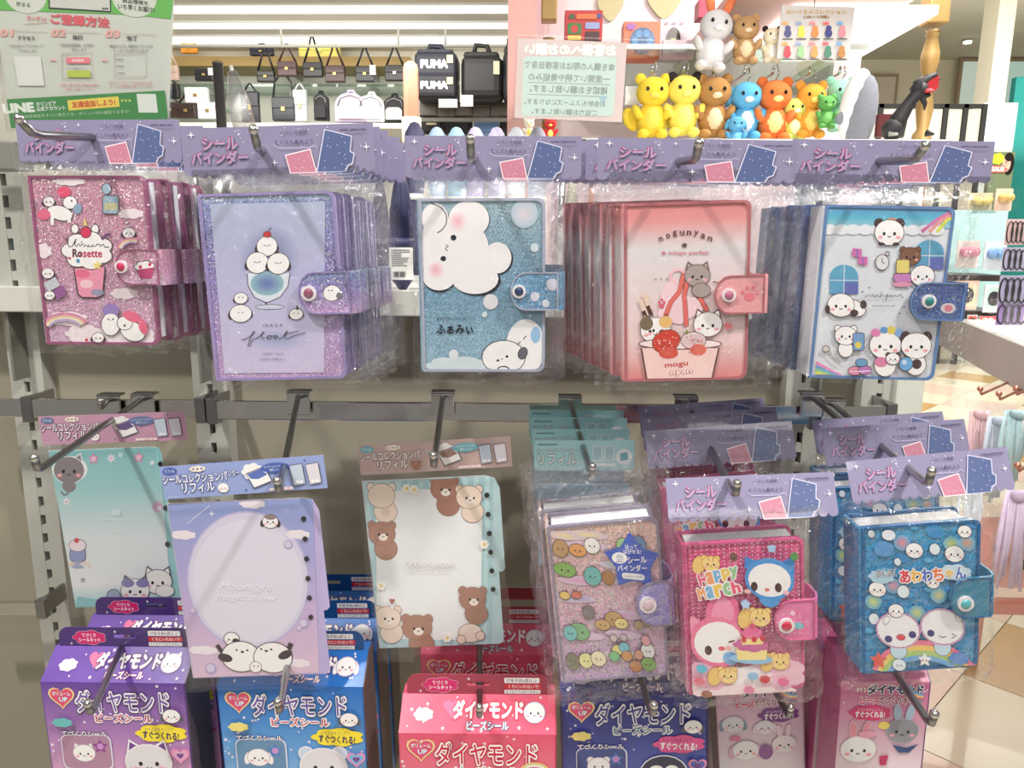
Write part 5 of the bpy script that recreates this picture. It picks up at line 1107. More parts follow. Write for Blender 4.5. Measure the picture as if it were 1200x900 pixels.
# duffel bags with lettering
def duffel(px, py, w, h, rgb, label, word=None, Y=6.0):
    c = P(px, py, Y); w_, h_ = sz(w, Y), sz(h, Y); d = .3
    o = empty('duffel_bag', Matrix.Translation(c), label, 'sports bag', 'sports bags of the shop behind')
    m = mat('sports_nylon_%d_%d_%d' % rgb, rgb, .5, noise_amt=.2, nscale=25)
    part('body', box(-w_ / 2, w_ / 2, -d / 2, d / 2, -h_ / 2, h_ / 2, min(h_, d) * .22, 3), m, o)
    part('top_roll', box(-w_ * .44, w_ * .4, -d * .4, d * .3, h_ * .44, h_ * .6, .03, 2), m, o)
    part('price_tag', box(w_ * .28, w_ * .42, -d / 2 - .012, -d / 2 - .004, h_ * .05, h_ * .34), mat('kraft_tag', (206, 196, 160), .6), o)
    part('handle', tube([(-w_ * .2, -d * .3, h_ * .5), (-w_ * .15, -d * .3, h_ * .74), (w_ * .12, -d * .3, h_ * .72), (w_ * .2, -d * .3, h_ * .5)], .02, 6), m, o)
    if word:
        A = Art(lambda u, v: (u * w_, -v * h_), y=-d / 2 - .006); A.text(word, -.02, -.02 if word == 'PUMA' else .05, .62, .28, (240, 240, 244), .07); A.build('lettering', o, Matrix.Translation(c))
    return o
duffel(513, 81, 46, 28, (24, 26, 44), 'navy sports bag with white lettering, upper of the two', 'PUMA')
duffel(513, 105, 46, 25, (28, 28, 36), 'dark sports bag with white lettering, lower of the two', 'PUMA')
duffel(566, 95, 46, 46, (20, 20, 22), 'large black sports bag between the lettered bags and the pale notice')
duffel(600, 93, 20, 52, (26, 26, 30), 'narrow black sports bag half hidden by the pale notice')
for px, py, w, h, l in ((525, 121, 21, 9, 'white price card under the lettered sports bags'), (547, 118, 14, 12, 'white price tag card at the corner of the lower lettered sports bag')):
    tag(link('price_card', box(-sz(w / 2, 5.8), sz(w / 2, 5.8), 0, .004, -sz(h / 2, 5.8), sz(h / 2, 5.8)), M_WHITE, None, Matrix.Translation(P(px, py, 5.842))), l, 'price card')
gsh = empty('wall_shelf', Matrix.Translation(P(490, 118, 6.1)), 'grey slatted shelf front below the sports bags', 'shelf', 'shelves of the bag shop')
L = sz(120, 6.1)
for k in range(6): part('slat_panel', box(k * L / 6 + .003, (k + 1) * L / 6 - .003, .05, .3, -sz(14 + (k % 2), 6.1), 0), mat('grey_shelf_panel', (120, 114, 106), .6, noise_amt=.1), gsh)
part('hook_bar', box(0, L, 0, .03, -sz(22, 6.1), -sz(18, 6.1)), M_PLATE, gsh)
# peach pillar
p0 = P(481, 72, 5.4)
pil = empty('display_pillar', Matrix.Translation((p0.x, 5.4, 0)), 'peach pillar with pale rounded top in the bag shop', 'pillar')
part('post', lathe([(.052, 0), (.052, p0.z - .05), (.045, p0.z - .02), (.02, p0.z)], 18), mat('peach_paint', (222, 150, 122), .4), pil)
part('base_collar', lathe([(.068, P(481, 150, 5.4).z - .3), (.068, P(481, 138, 5.4).z)], 18), mat('pale_peach', (244, 214, 198), .4), pil)
# tubes beside the header: clear bag and grey post
q = P(262, 160, 3.0); t_ = P(255, 74, 3.0)
gp = empty('grey_pole', Matrix.Translation((q.x, 3.0, 0)), 'dark grey round pole rising behind the second header card', 'pole')
part('pole', tube([(0, 0, 0), (t_.x - q.x, 0, t_.z)], .019, 12), mat('dark_grey_pole', (88, 86, 86), .35, .4), gp); part('cap', ell((t_.x - q.x, 0, t_.z), (.021, .021, .008)), M_PLATE, gp)
cb = empty('clear_umbrella', Matrix.Translation(P(288, 155, 2.4)), 'clear folded umbrella slanting beside the dark grey pole', 'umbrella', 'folded umbrellas')
a_ = P(272, 84, 2.4) - P(288, 155, 2.4)
part('canopy', tube([(0, 0, 0), tuple(a_ * .5), tuple(a_)], [.035, .032, .014], 10), clear_film('umbrella_film', base=.3, rim=.7, rough=.2, bump=.6), cb); part('ferrule', tube([tuple(a_), tuple(a_ * 1.1)], .006, 6), M_WHITE, cb); part('shaft', tube([(0, 0, 0), (.12, 0, -P(288, 155, 2.4).z)], .008, 6), M_WHITE, cb)
# ================================================================== PINK CORNER WITH SOFT TOYS
YK = 3.0
M_PINK = mat('pale_pink_wall', (244, 222, 226), .6, noise_amt=.03)
k0, k1 = P(612, 60, YK).x, P(1010, 60, YK).x
structure(link('wall_pink', box(k0, k1, YK, YK + .08, 0, P(700, -60, YK).z), M_PINK))
kz = P(950, 40, YK).z
structure(link('trim_1', box(k0 - .05, k0 + .05, YK - .12, YK, 0, P(700, -60, YK).z), mat('pink_frame', (236, 178, 172), .45)))
bm = bmesh.new()
zp = P(1000, 4, 2.4).z
structure(link('ceiling_pink', box(P(860, 0, 2.4).x, P(1085, 0, 2.3).x, 2.25, 3.3, zp, zp + .05), mat('pink_canopy', (240, 196, 190), .5)))
cl = empty('canopy_light', Matrix.Translation((P(950, 30, 2.9).x, 2.7, zp)), 'white lit panel under the pink canopy beside the gold column', 'ceiling light')
part('diffuser', box(-.22, .2, -.3, .4, -.03, -.004, .004), mat('lit_canopy_panel', (255, 250, 244), .5, emit=1.6, noise_amt=0), cl)
# gold drops on the wall
M_GOLD = mat('soft_gold', (206, 194, 150), .45, noise_amt=.05)
def drop(px, py, w, h, label):
    c = P(px, py, YK); w_, h_ = sz(w, YK), sz(h, YK); pts = []
    for k in range(24):
        t = 2 * math.pi * k / 24; x = math.sin(t) * w_ / 2 * (1 if math.cos(t) > 0 else (.5 + .5 * (1 + math.cos(t)))); pts.append((x, math.cos(t) * h_ / 2))
    tag(link('wall_ornament', extr(pts, -.012, -.001), M_GOLD, None, Matrix.Translation(c)), label, 'ornament', 'gold drop wall ornaments')
drop(778, 2, 36, 36, 'gold drop ornament on pink wall above the orange box'); drop(715, 6, 28, 34, 'gold drop ornament on pink wall behind the red box'); drop(806, 80, 32, 30, 'gold drop ornament on pink wall below the glass shelf'); drop(925, 8, 30, 30, 'gold drop ornament on pink wall behind the toy poster'); drop(950, 82, 30, 26, 'gold drop ornament on pink wall below the toy poster')
# glass shelf
g0, g1 = P(650, 62, 2.5), P(1000, 70, 2.5)
gs = empty('glass_shelf', Matrix.Translation(g0), 'glass shelf on the pink wall under the soft toys', 'shelf')
part('pane', box(0, g1.x - g0.x, -.1, .5, -.012, 0), M_GLASS, gs); part('edge_strip', box(0, g1.x - g0.x, -.106, -.1, -.013, .001), mat('shelf_edge', (230, 236, 232), .2), gs)
for t in (.03, .5, .97): part('bracket', box((g1.x - g0.x) * t - .006, (g1.x - g0.x) * t + .006, .1, .5, -.05, -.012), M_UPRIGHT, gs)
def plush(px, py, hpx, rgb, label, Y=2.35, belly=None, ears='round', earc=None, tail=None, lean=0, face_yaw=0, loop=True):
    s_ = sz(hpx, Y); c = P(px, py, Y)     # py: centre of the toy
    o = empty('plush_toy', Matrix.Translation(c) @ Matrix.Rotation(math.radians(lean), 4, 'Y'), label, 'plush toy', 'soft toys on the pink wall')
    def pm(c_): return mat('plush_%d_%d_%d' % c_, c_, .95, noise_amt=.18, nscale=160, bump=.4)
    m = pm(rgb); bl = pm(belly or rgb); em = pm(earc or rgb)
    part('body', ell((0, 0, -.22 * s_), (.24 * s_, .2 * s_, .28 * s_)), m, o)
    part('belly_patch', ell((0, -.06 * s_, -.22 * s_), (.17 * s_, .16 * s_, .21 * s_)), bl, o)
    h = part('head', ell((0, -.04 * s_, .2 * s_), (.27 * s_, .23 * s_, .24 * s_)), m, o)
    for q in (-1, 1):
        part('arm', ell((q * .25 * s_, -.1 * s_, -.12 * s_), (.07 * s_, .1 * s_, .13 * s_), Matrix.Rotation(q * .5, 3, 'Y')), m, o)
        part('foot', ell((q * .15 * s_, -.16 * s_, -.46 * s_), (.1 * s_, .14 * s_, .08 * s_)), m, o)
        if ears == 'round': part('ear', ell((q * .2 * s_, 0, .41 * s_), (.09 * s_, .05 * s_, .09 * s_)), em, h)
        elif ears == 'long': part('ear', ell((q * .16 * s_, 0, .55 * s_), (.075 * s_, .04 * s_, .22 * s_), Matrix.Rotation(q * .35, 3, 'Y')), em, h)
        elif ears == 'flop': part('ear', ell((q * .27 * s_, 0, .2 * s_), (.06 * s_, .08 * s_, .17 * s_), Matrix.Rotation(q * -.3, 3, 'Y')), em, h)
        part('eye', ell((q * .11 * s_, -.255 * s_, .22 * s_), (.028 * s_, .02 * s_, .036 * s_), seg=8, rings=6), mat('plush_eye', (24, 18, 18), .15), h)
    part('muzzle', ell((0, -.25 * s_, .12 * s_), (.08 * s_, .04 * s_, .05 * s_), seg=10, rings=6), bl, h)
    if tail: part('tail', ell((tail * .32 * s_, .1 * s_, -.2 * s_), (.13 * s_, .07 * s_, .2 * s_), Matrix.Rotation(tail * .5, 3, 'Y')), m, o)
    if loop: part('ball_chain', tube([(0, 0, .42 * s_), (.01, 0, .55 * s_), (.004, 0, .68 * s_)], .0025, 5), M_CHROME, o)
    return o
plush(764, 124, 68, (240, 206, 60), 'yellow soft toy hanging leftmost under the glass shelf', belly=(244, 214, 90), ears='round', tail=-1)
plush(801, 122, 68, (236, 222, 100), 'pale yellow soft toy with black round ears', belly=(240, 228, 120), ears='round', earc=(40, 34, 34), tail=-1)
plush(836, 124, 68, (176, 128, 74), 'brown soft toy with cream chest beside the pale yellow one', belly=(226, 206, 166), ears='round', tail=1)
plush(873, 128, 64, (92, 172, 216), 'sky blue soft toy between the brown and orange ones', belly=(230, 226, 220), ears='flop', tail=1)
plush(906, 128, 68, (222, 116, 56), 'orange soft toy with cream belly', belly=(240, 214, 140), ears='round', tail=-1)
plush(930, 138, 46, (206, 214, 110), 'lime green soft toy half behind the orange ones', belly=(236, 232, 190), ears='round', loop=False)
plush(949, 128, 60, (228, 160, 60), 'amber soft toy beside the mint green one', belly=(244, 206, 110), ears='round')
plush(984, 122, 58, (150, 206, 182), 'mint green soft toy nearest the grey pillow', belly=(170, 216, 196), ears='round')
plush(968, 130, 36, (96, 164, 84), 'leaf green small soft toy before the mint one', belly=(120, 184, 104), ears='round', Y=2.3, loop=False)
plush(862, 154, 36, (90, 160, 204), 'blue soft toy lying low behind the header cards', belly=(110, 180, 214), ears='flop', loop=False, Y=2.3)
plush(836, 46, 66, (222, 218, 220), 'large white soft toy with orange ear tips on the shelf', belly=(232, 230, 232), ears='long', earc=(228, 128, 84), loop=False, lean=8)
plush(873, 46, 52, (190, 150, 104), 'tan soft toy sitting on the glass shelf', belly=(226, 206, 170), ears='round', loop=False)
plush(858, 22, 30, (86, 166, 206), 'blue soft toy peeking behind the white one', ears='round', loop=False, Y=2.6)
plush(904, 52, 38, (236, 226, 200), 'small yellow and black soft toy beside the toy poster', belly=(240, 240, 236), ears='round', earc=(30, 26, 26), loop=False)
plush(645, 151, 26, (206, 50, 50), 'red soft toy under the pale notice', belly=(236, 226, 120), ears='round', loop=False, Y=2.0)
plush(620, 150, 22, (236, 226, 214), 'white and yellow soft toy beside the red one', belly=(240, 206, 90), ears='round', loop=False, Y=2.0)
for i, (px, c) in enumerate(((764, (236, 236, 240)), (801, (226, 206, 180)), (836, (206, 206, 226)), (873, (230, 190, 150)), (906, (206, 186, 214)), (949, (236, 220, 180)), (984, (200, 214, 226)))):
    t = P(px, 86, 2.35)
    pg = empty('wall_peg', Matrix.Translation((t.x, 2.995, t.z)), 'thin metal peg on the pink wall carrying the %s soft toy' % ('yellow', 'pale yellow', 'brown', 'sky blue', 'orange', 'amber', 'mint green')[i], 'hook', 'wall pegs')
    part('prong', tube([(0, 0, 0), (0, -.64, 0), (0, -.65, .02)], .004, 6), M_CHROME, pg); part('ticket', box(-.025, .025, -.3, -.296, -.035, .0), mat('ticket_%d_%d_%d' % c, c, .5), pg)
# boxes on the shelf
def carton(px, py, w, h, rgb, label, fn=None, Y=2.5, d=.07, rot=0):
    c = P(px, py, Y); w_, h_ = sz(w, Y), sz(h, Y); Mx = Matrix.Translation(c) @ Matrix.Rotation(rot, 4, 'Z')
    o = empty('toy_box', Mx, label, 'box', 'small cartons by the pink wall')
    part('carton', box(-w_ / 2, w_ / 2, 0, d, -h_ / 2, h_ / 2, .002), mat('toy_carton_%d_%d_%d' % rgb, rgb, .4, noise_amt=.12), o)
    if fn:
        A = Art(lambda u, v: (u / 100 * w_ - w_ / 2, h_ / 2 - v / 100 * h_), y=-.0015); A.DZ = 2e-4; fn(A); A.build('box_print', o, Mx)
def cb1(a): a.rrect(8, 40, 44, 74, 4, (60, 120, 60)); a.ell(26, 58, 10, 12, (200, 60, 50)); a.rrect(54, 38, 92, 58, 4, (150, 160, 206)); a.rrect(54, 66, 92, 94, 4, (70, 20, 24)); a.rrect(8, 78, 44, 92, 3, (230, 190, 80)); a.rrect(30, 12, 84, 28, 3, (226, 110, 60)); a.ell(18, 20, 8, 8, (60, 90, 60)); a.ell(90, 18, 7, 7, (60, 80, 140))
def cb2(a):
    a.ell(52, 52, 34, 36, (50, 90, 140), n=28)
    for k in range(6): q = k * math.pi / 3; a.ell(52 + 20 * math.cos(q), 52 + 22 * math.sin(q), 9, 10, (76, 136, 190))
    a.line([(20, 50), (84, 51)], 2, (200, 210, 220)); a.cloud(20, 14, 14, 10, (160, 90, 170)); a.cloud(82, 88, 14, 10, (236, 150, 110))
def cb3(a): a.ell(50, 52, 26, 30, (70, 54, 50)); a.ell(50, 62, 14, 12, (206, 200, 110)); a.text('* * *', 50, 12, 70, 8, (150, 130, 150))
def cb4(a): a.ell(52, 46, 36, 26, (190, 160, 180)); a.ell(52, 46, 33, 22, (246, 236, 240)); a.text('レジンキット', 52, 46, 50, 20, (160, 130, 160), .0)
carton(684, 31, 41, 33, (190, 50, 52), 'red toy carton with printed windows above the notice', cb1, Y=2.6)
tag(link('toy_riser', box(-.06, .06, 0, .07, 0, sz(16, 2.6)), M_WHITE, None, Matrix.Translation((P(684, 47, 2.6).x, 2.6, P(684, 47.5, 2.6).z - sz(16, 2.6)))), 'white riser block under the red toy carton', 'riser')
carton(752, 47, 40, 38, (232, 128, 96), 'orange carton with a round blue window', cb2)
carton(789, 45, 30, 40, (222, 206, 220), 'pale carton with a dark figure behind the small pink card', cb3, Y=2.56)
carton(795, 57, 34, 18, (232, 206, 214), 'small pink card box with oval label in front of the white toy', cb4, Y=2.44, d=.03)
carton(826, 10, 14, 18, (170, 60, 90), 'small crimson carton behind the white toy', Y=2.8); carton(860, 8, 12, 20, (80, 50, 120), 'small violet carton behind the blue soft toy', Y=2.8)
carton(741, 112, 16, 20, (236, 234, 232), 'white card pack hanging beside the yellow soft toy', Y=2.4, d=.03)
ct = P(1000, 163, 1.84)
tc = empty('toy_counter', Matrix.Translation((P(604, 163, 1.84).x, 1.84, 0)), 'white counter in front of the pink wall holding dragon and pillow', 'counter')
cw = P(1112, 163, 1.84).x - P(604, 163, 1.84).x
part('counter_top', box(0, cw, 0, .5, ct.z - .03, ct.z, .003), M_WHITE, tc); part('counter_body', box(.03, cw - .03, .03, .5, 0, ct.z - .03), M_PINK, tc)
# toy poster
SP = Sheet((916, 6), (1002, 8), (912, 69), 2.3, 1.0)
po = empty('toy_poster', SP.M, 'grey poster board with two rows of small coloured figures', 'poster')
part('board', box(0, SP.w, 0, .006, -SP.h, 0, .001), mat('poster_grey', (196, 190, 188), .4), po)
A = Art(SP, y=-.0006); A.DZ = 1e-4
A.text('ぬいぐるみコレクション', 957, 14, 70, 5, (190, 160, 80), .03); A.text('(全10種)', 957, 20, 30, 4, (150, 120, 80), .02)
cols = [(70, 70, 120), (226, 206, 80), (222, 130, 70), (60, 60, 120), (206, 130, 140), (196, 70, 80), (150, 190, 140), (222, 150, 90), (80, 130, 110), (176, 126, 76)]
for k in range(10):
    x = 924 + (k % 5) * 16; y = 36 + (k // 5) * 24; A.ell(x, y + 3, 4.4, 5, cols[k]); A.ell(x, y - 3, 3.4, 3.2, cols[k]); A.rect(x - 6, y + 9, x + 6, y + 10.4, (90, 86, 86)); A.poly([(x - 7, y - 7), (x - 7, y - 11), (x - 5, y - 9), (x - 3.5, y - 12), (x - 2, y - 9), (x, y - 11), (x, y - 7)], ((226, 160, 80), (140, 160, 200), (226, 130, 130), (220, 90, 100), (110, 160, 206))[k % 5])
A.build('poster_print', po, SP.M); part('hanger_wire', tube([(SP.w * .45, .003, 0), (SP.w * .45, .003, .12)], .0015, 5), M_PLATE, po)
# grey round pillow
c = P(1008, 104, 2.2); s_ = sz(1, 2.2)
c.z = ct.z + 42 * s_
pw = empty('plush_pillow', Matrix.Translation(c) @ Matrix.Rotation(.12, 4, 'Y'), 'tall grey and white plush pillow standing beside the gold column', 'plush toy')
part('back_half', ell((3 * s_, 0, 2 * s_), (17 * s_, 12 * s_, 43 * s_)), mat('plush_grey', (128, 130, 140), .95, noise_amt=.15, nscale=120), pw); part('belly_half', ell((-3 * s_, 3 * s_, 9 * s_), (17 * s_, 12 * s_, 42 * s_)), mat('plush_white', (226, 226, 226), .95, noise_amt=.1, nscale=120), pw); part('fin', ell((-16 * s_, 0, -4 * s_), (8 * s_, 3 * s_, 7 * s_)), MATS['plush_grey'], pw)
# dark dragon puppet
c = P(1066, 120, 1.9); s_ = sz(1, 1.9); M_BLK = mat('dragon_black', (44, 42, 46), .6, noise_amt=.3, nscale=60)
dg = empty('dragon_toy', Matrix.Translation(c), 'dark toy dragon with open red mouth before the gold column', 'toy')
def dl(x, y, d=0): v = P(x, y, 1.9) - c; return (v.x, d, v.z)
part('neck', tube([dl(1046, 158), dl(1054, 138), dl(1066, 120), dl(1076, 108), dl(1082, 100)], [12 * s_, 9 * s_, 6.5 * s_, 7 * s_, 8 * s_], 10), M_BLK, dg)
part('body', ell(dl(1046, 152), (12 * s_, 12 * s_, 12 * s_)), M_BLK, dg)
hd = part('upper_jaw', tube([dl(1073, 108), dl(1079, 99), dl(1088, 92), dl(1096, 88), dl(1099, 90)], [7.5 * s_, 7 * s_, 4.6 * s_, 3 * s_, 1.2 * s_], 10), M_BLK, dg)
part('horn', tube([dl(1093, 96), dl(1103, 92)], [2.6 * s_, .8 * s_], 8), M_BLK, hd); part('crest', tube([dl(1082, 92), dl(1070, 97)], [3 * s_, .8 * s_], 8), M_BLK, hd)
part('lower_jaw', tube([dl(1076, 110), dl(1083, 113), dl(1090, 111)], [5 * s_, 3.6 * s_, 1.8 * s_], 10), M_BLK, dg)
part('mouth', extr([(v[0], v[2]) for v in (dl(1076, 105), dl(1088, 95), dl(1097, 90), dl(1096, 104), dl(1090, 109), dl(1082, 110))], -6.5 * s_, 4 * s_), mat('mouth_red', (196, 44, 52), .4), dg); part('tongue', ell(dl(1086, 107, -6 * s_), (5 * s_, 3 * s_, 1.6 * s_)), mat('tongue_pink', (226, 110, 116), .4), dg); part('beard', tube([dl(1080, 113), dl(1084, 122), dl(1083, 129)], [3.4 * s_, 2.4 * s_, .8 * s_], 8), M_BLK, dg)
for x in (1040, 1082): part('claw', tube([dl(x, 157, -6 * s_), dl(x + 6, 159, -12 * s_)], [4 * s_, 1.2 * s_], 8), M_BLK if x > 1050 else M_UPRIGHT, dg)
# gold baluster
c = P(1080, 160, 2.5); s_ = sz(1, 2.5); z0 = c.z
zt = P(1080, -10, 2.5).z
M_BAL = mat('antique_gold', (164, 132, 80), .4, .25, noise_amt=.12, nscale=14)
col = empty('gold_column', Matrix.Translation((c.x, 2.5, 0)), 'turned gold column with square top holding the pink canopy', 'column')
def zy(y): return P(1080, y, 2.5).z
part('turned_shaft', lathe([(10 * s_, 0), (10 * s_, zy(158)), (6 * s_, zy(152)), (9 * s_, zy(128)), (5.5 * s_, zy(106)), (6.5 * s_, zy(102)), (5 * s_, zy(98)), (6 * s_, zy(90)), (9.6 * s_, zy(72)), (9 * s_, zy(62)), (5.5 * s_, zy(44)), (7 * s_, zy(42)), (6 * s_, zy(38)), (7.5 * s_, zy(36))], 24), M_BAL, col)
part('square_head', box(-11 * s_, 11 * s_, -11 * s_, 11 * s_, zy(30), zt, 2 * s_), M_BAL, col)
c = P(643, 45, 2.9); s_ = sz(1, 2.9)
col = empty('gold_column', Matrix.Translation((c.x, 2.9, 0)), 'second gold column rising behind the pale notice', 'column')
part('turned_shaft', lathe([(6 * s_, .0), (6 * s_, c.z - .06), (7 * s_, c.z - .03), (6.5 * s_, c.z)], 20), M_BAL, col); part('square_head', box(-8.5 * s_, 8.5 * s_, -8.5 * s_, 8.5 * s_, P(643, 26, 2.9).z, P(643, -20, 2.9).z, .006), M_BAL, col)
# ================================================================== NOTICES
S = Sheet((0, -8), (205, -8), (-6, 150), .80, 1.0)
SL = empty('membership_poster', S.M, 'green and white membership poster in a clear stand above the pink binder', 'poster')
Q = [(-10, -8), (204, -8), (181, 136), (-10, 148)]
part('paper', extr([S(*p) for p in Q], 0, .001), mat('poster_white', (206, 210, 200), .45), SL)
part('acrylic_cover', extr([S(*p) for p in ((-14, -10), (208, -10), (184, 140), (-14, 152))], -.004, -.002), M_ACRYL, SL)
A = Art(S, y=-.0004)
GR = (106, 186, 86); GD = (60, 140, 70)
A.poly([(-10, -8), (204, -8), (201, 5), (197, 21), (150, 16), (-10, 11)], GR)
A.ell(30, -4, 24, 19, (214, 218, 206), n=28); A.ell(157, -3, 26, 22, (214, 218, 206), n=28); A.poly([(57, -8), (131, -8), (128, 14), (55, 10)], (40, 46, 40)); A.poly([(59, -8), (129, -8), (127, 12), (57, 8)], (210, 212, 204))
A.text('貯まる', 26, 5, 16, 5, (50, 60, 50), .02, 6); A.text('商品情報を', 158, 2, 30, 5, (50, 60, 50), .02, 6); A.text('いち早くお届け!', 158, 9, 42, 6, (50, 60, 50), .03, 6); A.text('詳細▶', 122, 9.5, 8, 2.4, (40, 40, 40), .02)
A.text('カンタン!', 39, 20.5, 22, 5, (226, 130, 130), .03, 4); A.text('ご登録方法', 90, 23, 68, 11, (222, 96, 106), .05, 4); A.line([(24, 27), (52, 25)], .6, (200, 150, 140))
for t, x, y in (('01', 2, 37), ('02', 63, 37), ('03', 127, 38)): A.text(t, x, y, 16, 8, (232, 178, 170), .05, 0, shear=.2)
for x0, x1, y in ((12, 50, 35), (74, 113, 36), (138, 177, 38)): A.line([(x0, y), (x1, y + 1)], .5, (190, 170, 160))
for t, x, y, w in (('アクセス', 24, 43, 20), ('発行', 85, 42, 12), ('完了', 149, 43, 12)): A.text(t, x, y, w, 5, (70, 70, 70), .03)
for t, x, y, w in (('下記のQRコードをよみとって', 23, 52, 42), ('アクセスします', 23, 57.5, 22), ('「新規会員登録」を選択し', 84, 51, 42), ('発行します', 85, 56, 18), ('情報を入力し登録完了をすると', 147, 52, 52), ('クーポンをGETできます!', 146, 57, 42)): A.text(t, x, y, w, 3.6, (110, 106, 104), .0)
for t, x, y, w in (('お買い物の際に画面を提示', 80, 97, 48), ('「登録」を選択してください', 80, 101.5, 36), ('※ポイントカードをお持ちの方', 141, 94, 52), ('カードの登録が必要となります', 141, 98, 50)): A.text(t, x, y, w, 3, (214, 110, 116), .0)
A.rrect(6, 64, 38, 98, 1, (226, 228, 222)); 
for x in (52, 113): A.poly([(x - 3, 67), (x + 1, 67), (x + 1, 65), (x + 4, 68), (x + 1, 71), (x + 1, 69), (x - 3, 69)], (236, 190, 180))
A.line([(64, 61), (100, 60), (97, 90), (60, 90)], .6, (160, 156, 150), True); A.rect(68, 65, 96, 72, (236, 130, 140)); A.text('新規登録', 82, 68.5, 14, 3, W_, .02); A.rect(67, 80, 95, 88, (190, 206, 80)); A.text('ログイン画面はこちら', 78, 77.6, 22, 2, (100, 100, 100), .0)
A.line([(126, 61), (164, 60), (161, 87), (123, 88)], .6, (160, 156, 150), True)
for y in (67, 75, 83): A.line([(127, y), (136, y)], .8, (120, 116, 112))
A.poly([(-10, 114), (181, 103), (181, 136), (-10, 148)], GD)
A.text('LINE', 3, 124, 36, 10, (236, 240, 232), .06, -3); A.text('オリンピア', 37, 119, 24, 5, W_, .03, -3); A.text('公式アカウント', 42, 124.5, 35, 5, W_, .03, -3)
A.poly([(63, 115), (125, 110), (125, 122), (63, 127)], (236, 214, 90)); A.text('友達追加しよう!', 94, 118.5, 52, 7, (206, 90, 50), .05, -4); 
for k in range(3): A.poly([(128 + k * 4.4, 113), (131 + k * 4.4, 115), (128 + k * 4.4, 117)], (206, 220, 110))
A.rrect(147, 107, 170, 129, 1, (226, 232, 224)); A.text('LINE会員証をすぐに表示でき、ポイント残も確認できます!', 70, 131, 132, 4, (200, 226, 196), .0, -3)
A.build('poster_print', SL, S.M)
part('stand_foot', box(S(60, 0)[0], S(150, 0)[0], -.01, .05, S(0, 172)[1], S(0, 150)[1], .002), M_ACRYL, SL)
# back of the umbrella notice, its print shining through
S = Sheet((607, 45), (735, 50), (606, 138), 1.25, 1.0)
NT = empty('notice_stand', S.M, 'pale pink and mint notice seen from behind in a clear stand', 'sign')
part('paper', box(0, S.w, 0, .001, -S.h, 0), mat('notice_pink', (222, 204, 200), .6), NT)
part('acrylic_cover', box(-.004, S.w + .004, -.005, -.003, -S.h - .004, .004, .0008), M_ACRYL, NT)
A = Art(S, y=-.0004); A.rrect(614, 66, 724, 136, 5, (206, 226, 218))
f = (246, 246, 242); g = (150, 160, 156)
A.text('お客様へのお願い', 669, 58, 106, 13, f, .07, 1, mirror=True)
for t, y, w in (('傘を購入の際はお客様自身で', 76, 106), ('一度開いて柄や骨組みの', 90, 96), ('確認をお願い致します。', 103.5, 92), ('お会計もスムーズになります。', 119, 96), ('ご協力お願い致します。', 130, 78)): A.text(t, 669 - (0 if y < 110 else 4), y + 1, w, 9 if y < 110 else 7, g, .02, 2, mirror=True)
A.line([(620, 96), (718, 99)], .7, g); A.line([(620, 110), (714, 113)], .7, g); A.star(710, 115, 6, (170, 200, 214))
A.build('notice_print', NT, S.M)
part('clip_bar', box(S(636, 0)[0], S(700, 0)[0], -.016, .012, S(0, 149)[1], S(0, 139)[1], .002), M_ACRYL, NT)
for px in (650, 690): part('clip', box(S(px - 4, 0)[0], S(px + 4, 0)[0], -.02, -.01, S(0, 148)[1], S(0, 138)[1], .001), M_CHROME, NT)
part('stem', tube([(S(669, 0)[0], 0, S(0, 147)[1]), (S(669, 0)[0], 0, zs - P(607, 45, 1.25).z)], .006, 8), M_CHROME, NT)
# ================================================================== UMBRELLAS standing on the shelf behind
def umbrella(px, top, bot, wpx, rgb, label, Y=1.0, tagged=False, handle=(206, 206, 196), film=None):
    a, b = P(px, bot, Y), P(px, top, Y); b.x = a.x; H = b.z - zs; r = sz(wpx / 2, Y)
    o = empty('folded_umbrella', Matrix.Translation((a.x, Y, zs)), label, 'umbrella', 'folded umbrellas')
    part('canopy', lathe([(.004, .0), (r * .8, .012), (r, H * .35), (r * .9, H * .7), (r * .55, H * .92), (.005, H)], 14), film or mat('umbrella_%d_%d_%d' % rgb, rgb, .5, noise_amt=.2, nscale=60), o)
    part('tie_band', lathe([(r * 1.03, H * .38), (r * 1.03, H * .46)], 14), mat('umbrella_band_%d' % rgb[0], tuple(min(255, c + 20) for c in rgb), .5), o)
    part('ferrule', lathe([(.004, H * .98), (.003, H + .015)], 8), M_STEEL, o)
    if tagged:
        z0 = P(px, 328, Y - r - .006).z - zs; z1 = P(px, 290, Y - r - .006).z - zs
        MM = Matrix.Translation((a.x, Y - r - .004, zs)); lb = link('care_label', box(-r * .75, r * 1.05, -.001, 0, z0, z1), M_WHITE, o, MM)
        A = Art(lambda u, v: (-r * .75 + u * r * 1.8, z1 + v * (z0 - z1)), y=-.0014); q = random.Random(2)
        for k in range(9): A.line([(.1, .08 + k * .06), (q.uniform(.5, .9), .08 + k * .06)], .02, (70, 70, 76))
        for k in range(16): A.line([(.16 + k * .035, .74), (.16 + k * .035, .92)], q.choice((.01, .02)), (50, 50, 56))
        A.build('label_print', lb, MM)
umbrella(472, 205, 345, 30, (28, 30, 74), 'navy folded umbrella with white care label between two binders', Y=.92, tagged=True)
umbrella(668, 212, 345, 20, (190, 186, 166), 'beige grey folded umbrella right of the pale blue binder', Y=.98)
umbrella(690, 220, 345, 12, (214, 160, 130), 'slim peach folded umbrella beside the beige one', Y=1.02)
umbrella(697, 250, 345, 10, (90, 90, 150), 'short violet folded umbrella before the slim peach one', Y=.98)
umbrella(448, 215, 345, 22, (70, 60, 70), 'dark grey folded umbrella half hidden by the lavender binders', Y=1.05)
